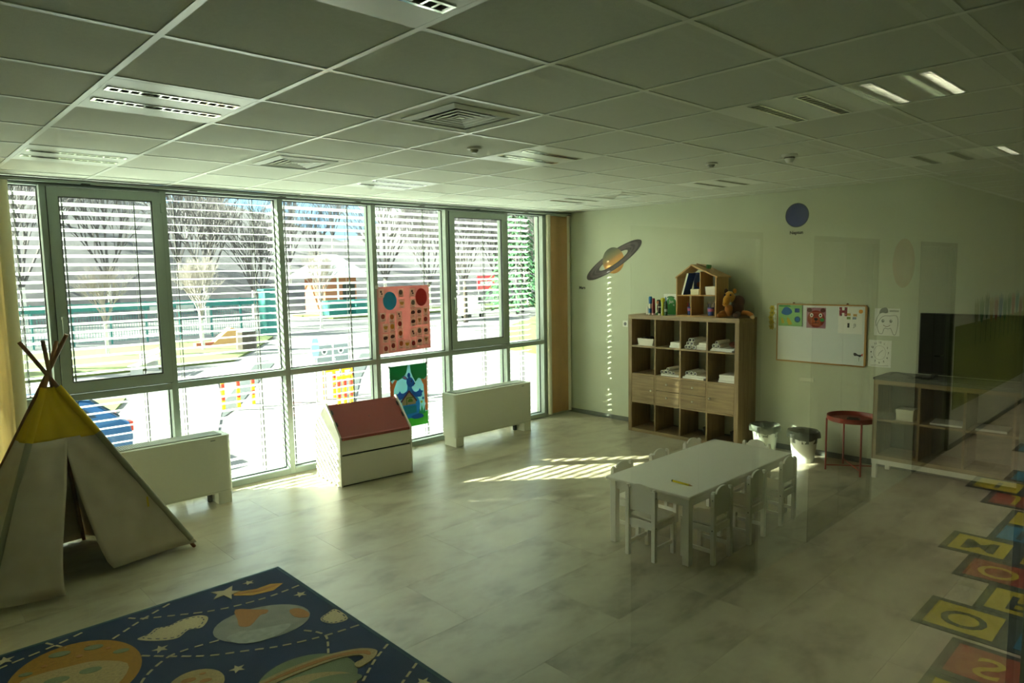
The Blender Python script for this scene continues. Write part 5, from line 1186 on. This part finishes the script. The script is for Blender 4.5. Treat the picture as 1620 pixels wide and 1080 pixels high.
# dark evergreens
M_fir = mat('fir_green', '#2f5a34', 1.0, noise=(3, .5, 8))
def fir_mesh(seed, h, r):
    rr = random.Random(seed); b = MB()
    for k in range(700):
        z = h*(.06+.94*rr.random()**1.2); rad = r*(1-z/h)+.1; a = rr.uniform(0, 2*pi); q = rad*rr.uniform(.35, 1)
        c = Vector((q*cos(a), q*sin(a), z)); s = rr.uniform(.22, .45)*(1.2-z/h*.6); t = Vector((cos(a), sin(a), -.45)).normalized()*s; n = Vector((-sin(a), cos(a), 0))*s*.5
        b.add([c-n, c+t-n*.3, c+t+n*.3, c+n, c+Vector((0, 0, s*.35))], [(0, 1, 2, 3), (0, 4, 1), (1, 4, 2), (2, 4, 3)])
    return b.mesh('foliage', M_fir)
for k, (x, y, h, lb_) in enumerate(((36.6, 39, 11.5, 'dark green conifer outside the narrow bay by the corner curtain'), (40.2, 42, 12, 'tall dark green conifer second from the corner curtain'), (-8.6, 33, 7, 'dark blue green conifer behind the left curtain'), (45, 41, 10, 'dark green conifer at the far right beyond the parking'))):
    o = thing('conifer', lb_, 'tree', (x, y, ZG), group='conifers'); link('foliage', fir_mesh(40+k, h, h*.34), o); MB().cyl((0, 0, 0), (0, 0, h*.8), .16, .05, n=8).build('trunk', M_twig, o)

# teal mesh fence with kiosk
M_teal2 = mat('teal_paint', '#14635f', .5); 
fe = thing('mesh_fence', 'teal steel fence of posts and mesh panels beyond the lawn', 'fence', (-6, 41, ZG))
for k in range(11):
    MB().box(k*2.0-.045, k*2.0+.045, -.045, .045, 0, 2.55).build('post', M_teal2, fe)
    if k < 10:
        MB().box(k*2+.05, k*2+1.95, -.02, .02, 2.05, 2.5).build('sign_band', M_teal2, fe)
        g = MB()
        for i in range(13): x = k*2+.10+i*.15; g.box(x-.009, x+.009, -.009, .009, .15, 2.05)
        for i in range(6): z = .2+i*.36; g.box(k*2+.05, k*2+1.95, -.008, .008, z-.009, z+.009)
        g.build('mesh_panel', M_teal2, fe)
kc = thing('teal_kiosk', 'narrow teal cabinet at the right end of the fence', 'kiosk', (13.0, 38.5, ZG))
MB().box(-.55, .55, -.5, .5, 0, 3.0).build('body', M_teal2, kc, bevel=.03); MB().box(-.65, .65, -.6, .6, 3.0, 3.12).build('roof', M_teal2, kc); MB().box(-.42, .42, -.52, -.5, .3, 2.4).build('door', mat('teal_dark', '#10635e', .5), kc)
wf = thing('fence_board', 'pale boards mounted on the teal fence', 'board', (6.2, 40.9, ZG+1.75))
for k in range(2): MB().box(k*1.6, k*1.6+1.1, -.03, .0, 0, .45).build('panel', M_conc, wf)
# hut with pale roof and teal containers
ht = thing('small_hut', 'small brick coloured hut with a broad pale hipped roof beyond the parking', 'hut', (27.2, 56, ZG), (0, 0, .15))
M_hutw = mat('terracotta_render', '#9a5f42', .9); M_roofw = mat('pale_roof', '#e6e6e4', .8)
MB().box(-1.9, 1.9, -1.6, 1.6, 0, 4.0).build('wall', M_hutw, ht)
MB().add([(-3, -2.6, 3.9), (3, -2.6, 3.9), (3, 2.6, 3.9), (-3, 2.6, 3.9), (-.9, 0, 6.0), (.9, 0, 6.0)], [(0, 1, 5, 4), (1, 2, 5), (2, 3, 4, 5), (3, 0, 4), (3, 2, 1, 0)]).build('roof', M_roofw, ht)
MB().box(.2, 1.7, -1.64, -1.6, 1.2, 3.2).build('window', M_dark, ht); MB().box(-.5, -.3, -1.66, -1.6, 0, 4).build('pilaster', M_roofw, ht)
for k, (x, y) in enumerate(((25.6, 52.5), (28.1, 52.0))):
    o = thing('waste_container', 'teal waste container in front of the hut, '+('left one' if k == 0 else 'right one'), 'container', (x, y, ZG), (0, 0, .1), 'teal waste containers')
    MB().prism([(-.7, .25), (.7, .25), (.8, 1.3), (-.8, 1.3)], 0, -1.1, 1.1).build('body', M_teal2, o); MB().prism([(-.85, 1.3), (.85, 1.3), (.5, 1.6), (-.5, 1.6)], 0, -1.15, 1.15).build('lid', mat('teal_dark', '#10635e', .5), o)
    for sx in (-1, 1):
        for sy in (-1, 1): MB().cyl((sx*.9-.05, sy*.55, .13), (sx*.9+.05, sy*.55, .13), .13, n=10).build('wheel', M_black, o)
# traffic furniture
M_yel = mat('signal_yellow', '#f0c000', .5); M_rband = mat('signal_red', '#c23218', .5)
def barrier(label, x, y, n, rz, sp=.55):
    o = thing('barrier_posts', label, 'barrier', (x, y, ZG), (0, 0, rz), 'yellow and red barrier posts')
    for k in range(n):
        p_ = MB().cyl((k*sp, 0, 0), (k*sp, 0, .95), .055, n=10).build('post', M_yel, o)
        MB().cyl((k*sp, 0, .30), (k*sp, 0, .45), .057, n=10).build('red_band', M_rband, p_); MB().cyl((k*sp, 0, .65), (k*sp, 0, .80), .057, n=10).build('red_band', M_rband, p_)
    MB().box(0, (n-1)*sp, -.02, .02, .86, .94).build('top_rail', M_yel, o)
barrier('yellow and red barrier posts beside the dark drain, seen through the flat slat bay', .55, 14.3, 3, .3)
barrier('yellow and red barrier posts just above the house chest, nearer row', 3.1, 12.0, 3, .1, .22)
barrier('yellow and red barrier posts under the grey sign plates, farther row', 3.5, 13.6, 4, .1, .36)
sg = thing('road_sign', 'two grey square sign plates on a post outside the third window', 'sign', (3.75, 13.5, ZG))
for x in (-.28, .28): MB().cyl((x, 0, 0), (x, 0, 1.75), .03, n=8).build('post', M_conc, sg)
for x in (-.29, .29):
    MB().box(x-.26, x+.26, -.05, -.03, 1.15, 1.75).build('plate', mat('sign_grey', '#7c8487', .6), sg)
a = bpy.data.objects.new('plate_print', None); COL.objects.link(a); a.parent = sg; a.location = (0, -.051, 1.45); a.rotation_euler = ON_WINDOW
for x in (-.29, .29): flat('white_ring', ell(x, .10, .10, n=18), 0, M_paper, a, .002); flat('ring_centre', ell(x, .10, .06, n=16), .002, mat('sign_dark', '#3f4649', .6), a, .002)
text('lettering', '5', .22, M_paper, a, (.05, -.15, .003))
bs2 = thing('round_sign', 'pale blue oval sign plate on a thin post left of the grey plates', 'sign', (2.9, 13.0, ZG))
MB().cyl((0, 0, 0), (0, 0, 2.0), .025, n=8).build('post', M_conc, bs2); o = flat('plate', ell(0, 0, .13, .36), 0, mat('pale_cyan', '#8fc4d4', .5), bs2, .01); o.location = (0, -.03, 1.75); o.rotation_euler = ON_WINDOW
# stump seat, litter by the lawn
o = thing('stump_seat', 'dark square tree stump seat on the lawn by the young tree', 'stump', (7.9, 30.3, ZG+.08)); MB().cyl((0, 0, 0), (0, 0, .95), .52, .50, n=10).build('stump', mat('dark_bark', '#463c35', .95, noise=(8, .3)), o); MB().cyl((0, 0, .95), (0, 0, .99), .48, n=10).build('cut_top', M_conc, o)
o = thing('timber_wedge', 'tan timber wedge lying on the lawn behind the stump', 'timber', (7.9, 33.5, ZG+.08)); MB().prism([(-.9, 0), (.6, 0), (.75, .9), (.35, 1.0)], 1, -.3, .3).build('wedge', mat('tan_timber', '#b98a5a', .9), o); MB().box(-1.6, -.6, -.25, .25, 0, .25).build('plank', mat('red_timber', '#a0563f', .9), o)
o = thing('bench', 'white slatted bench outside the casement by the tent', 'bench', (1.35, 25.0, ZG), (0, 0, -.6))
for k in range(4): MB().box(-.2+k*.1-.035, -.2+k*.1+.035, -1.1, 1.1, .42, .47).build('slat', M_white, o)
for k in range(3): MB().box(.24, .28, -1.1, 1.1, .58+k*.14, .68+k*.14).build('back_slat', M_white, o)
for y in (-.9, .9): MB().box(-.2, .26, y-.03, y+.03, 0, .42).build('leg', M_conc, o)
o = thing('lamp_post', 'thin grey lamp post outside the bay right of the tent', 'lamp post', (7.0, 34.5, ZG)); MB().cyl((0, 0, 0), (0, 0, 3.4), .06, .045, n=8).build('pole', M_conc, o); MB().box(-.5, .2, -.08, .08, 3.4, 3.5).build('lamp_head', M_white, o)
for k, (x, y) in enumerate(((22.5, 30.5), (25.5, 33.0))):
    o = thing('tree_post', 'thin dark trunk on the bank outside the right casement, '+('nearer one' if k == 0 else 'farther one'), 'post', (x, y, ZG+.3)); MB().cyl((0, 0, 0), (0, 0, 2.6), .16, .14, n=8).build('trunk', mat('dark_bark', '#463c35', .95, noise=(8, .3)), o); MB().lathe([(.2, 0), (.15, .15)], n=10).build('root_flare', mat('dark_bark', '#463c35', .95, noise=(8, .3)), o)
o = thing('red_sign', 'red and white sign board among the trees outside the right casement', 'sign', (44.3, 52, ZG)); MB().box(-1.3, 1.3, -.05, .05, 2.0, 3.6).build('board', mat('sign_red', '#d8303c', .5), o); MB().box(-.9, .9, -.07, -.05, 2.55, 2.95).build('white_stripe', M_paper, o)
for sx in (-1, 1): MB().cyl((sx*1.1, 0, 0), (sx*1.1, 0, 2.0), .06, n=8).build('post', M_conc, o)
o = thing('parked_van', 'white van parked on the far road outside the right casement', 'van', (30.5, 39.0, ZG), (0, 0, .5))
MB().prism([(-2.4, .45), (2.4, .45), (2.4, 1.1), (1.8, 1.25), (1.2, 2.0), (-2.4, 2.05)], 1, -.9, .9).build('body', M_white, o, bevel=.05)
for x in (-1.5, 1.5):
    for y in (-.85, .85): MB().cyl((x, y-.1, .33), (x, y+.1, .33), .33, n=16).build('wheel', M_black, o)
MB().prism([(1.25, 1.9), (1.72, 1.3), (.6, 1.3), (.6, 1.9)], 1, -.91, .91).build('side_window', M_dark, o)
# blue car below the window
ca = thing('parked_car', 'blue car parked below the casement window by the tent', 'car', (-5.1, 10.6, ZG), (0, 0, 0))
M_car = mat('blue_car_paint', '#174a78', .25, metal=.35); M_cg = mat('car_glass', '#0d2a3d', .08)
prof = [(-2.1, .30), (2.02, .30), (2.05, .62), (2.0, .92), (1.85, 1.0), (1.28, 1.48), (.9, 1.54), (-.5, 1.54), (-1.0, 1.44), (-1.7, .95), (-2.08, .80)]
def carsec(w, k): return [(x*k, z) for x, z in prof]
b = MB(); n = len(prof); secs = [(-.86, .0), (-.80, .03), (.80, .03), (.86, .0)]
vs = []
for yy, rise in ((-.88, 0), (-.78, 1), (.78, 1), (.88, 0)):
    for x, z in prof:
        inset = .16 if (z > 1.05 and not rise) else 0
        vs.append((x*(1 if rise else .985), yy*(1-inset), z if rise or z < 1.2 else z-.05))
fs = [(j*n+i, j*n+(i+1) % n, (j+1)*n+(i+1) % n, (j+1)*n+i) for j in range(3) for i in range(n)]+[tuple(range(n-1, -1, -1)), tuple(range(3*n, 4*n))]
b.add(vs, fs).build('body', M_car, ca, bevel=.03, fixn=True)
MB().prism([(1.82, 1.035), (1.30, 1.475), (1.33, 1.50), (1.86, 1.05)], 1, -.66, .66).build('rear_window', M_cg, ca)
MB().prism([(-1.04, 1.45), (-1.66, 1.0), (-1.70, 1.02), (-1.06, 1.475)], 1, -.66, .66).build('windscreen', M_cg, ca)
for s in (-1, 1):
    MB().prism([(-1.35, 1.05), (1.45, 1.05), (1.05, 1.42), (-.85, 1.42)], 1, s*.775, s*.845).build('side_window', M_cg, ca)
    for x in (-1.3, 1.3): MB().cyl((x, s*.70, .33), (x, s*.90, .33), .33, n=18).build('wheel', M_black, ca); MB().cyl((x, s*.895, .33), (x, s*.91, .33), .20, n=14).build('hub_cap', M_chrome, ca)
    MB().box(1.98, 2.06, s*.55, s*.80, .72, .92).build('tail_light', M_rband, ca)
MB().box(2.03, 2.09, -.26, .26, .55, .68).build('number_plate', M_paper, ca)
o = thing('sign_board', 'light blue and white panel lying on the gravel below the window', 'panel', (-2.1, 11.0, ZG+.03), (0, 0, .2)); MB().box(-.35, .35, -.22, .22, 0, .05).build('panel', mat('panel_blue', '#37a0d0', .5), o); MB().box(-.03, .03, -.22, .22, .05, .056).build('divider', M_white, o)

# ---- lettering becomes plain mesh (no instanced glyphs)
bpy.context.view_layer.update()
dg = bpy.context.evaluated_depsgraph_get()
for o in [o for o in COL.objects if o.type in ('FONT', 'CURVE')]:
    me = bpy.data.meshes.new_from_object(o.evaluated_get(dg)); n = bpy.data.objects.new('lettering' if o.type == 'FONT' else 'cable_loop', me); COL.objects.link(n)
    n.parent = o.parent; n.location = o.location; n.rotation_euler = o.rotation_euler
    if o.name.startswith('numeral'): n.name = 'numeral'
    bpy.data.objects.remove(o)

# the two window posters and their prints are backlit paper
for o in COL.objects:
    if o.parent in (pk, kg) and o.type == 'MESH':
        for m in o.data.materials:
            if m not in (M_paper, M_ink, M_grey): translucent(m, .45)
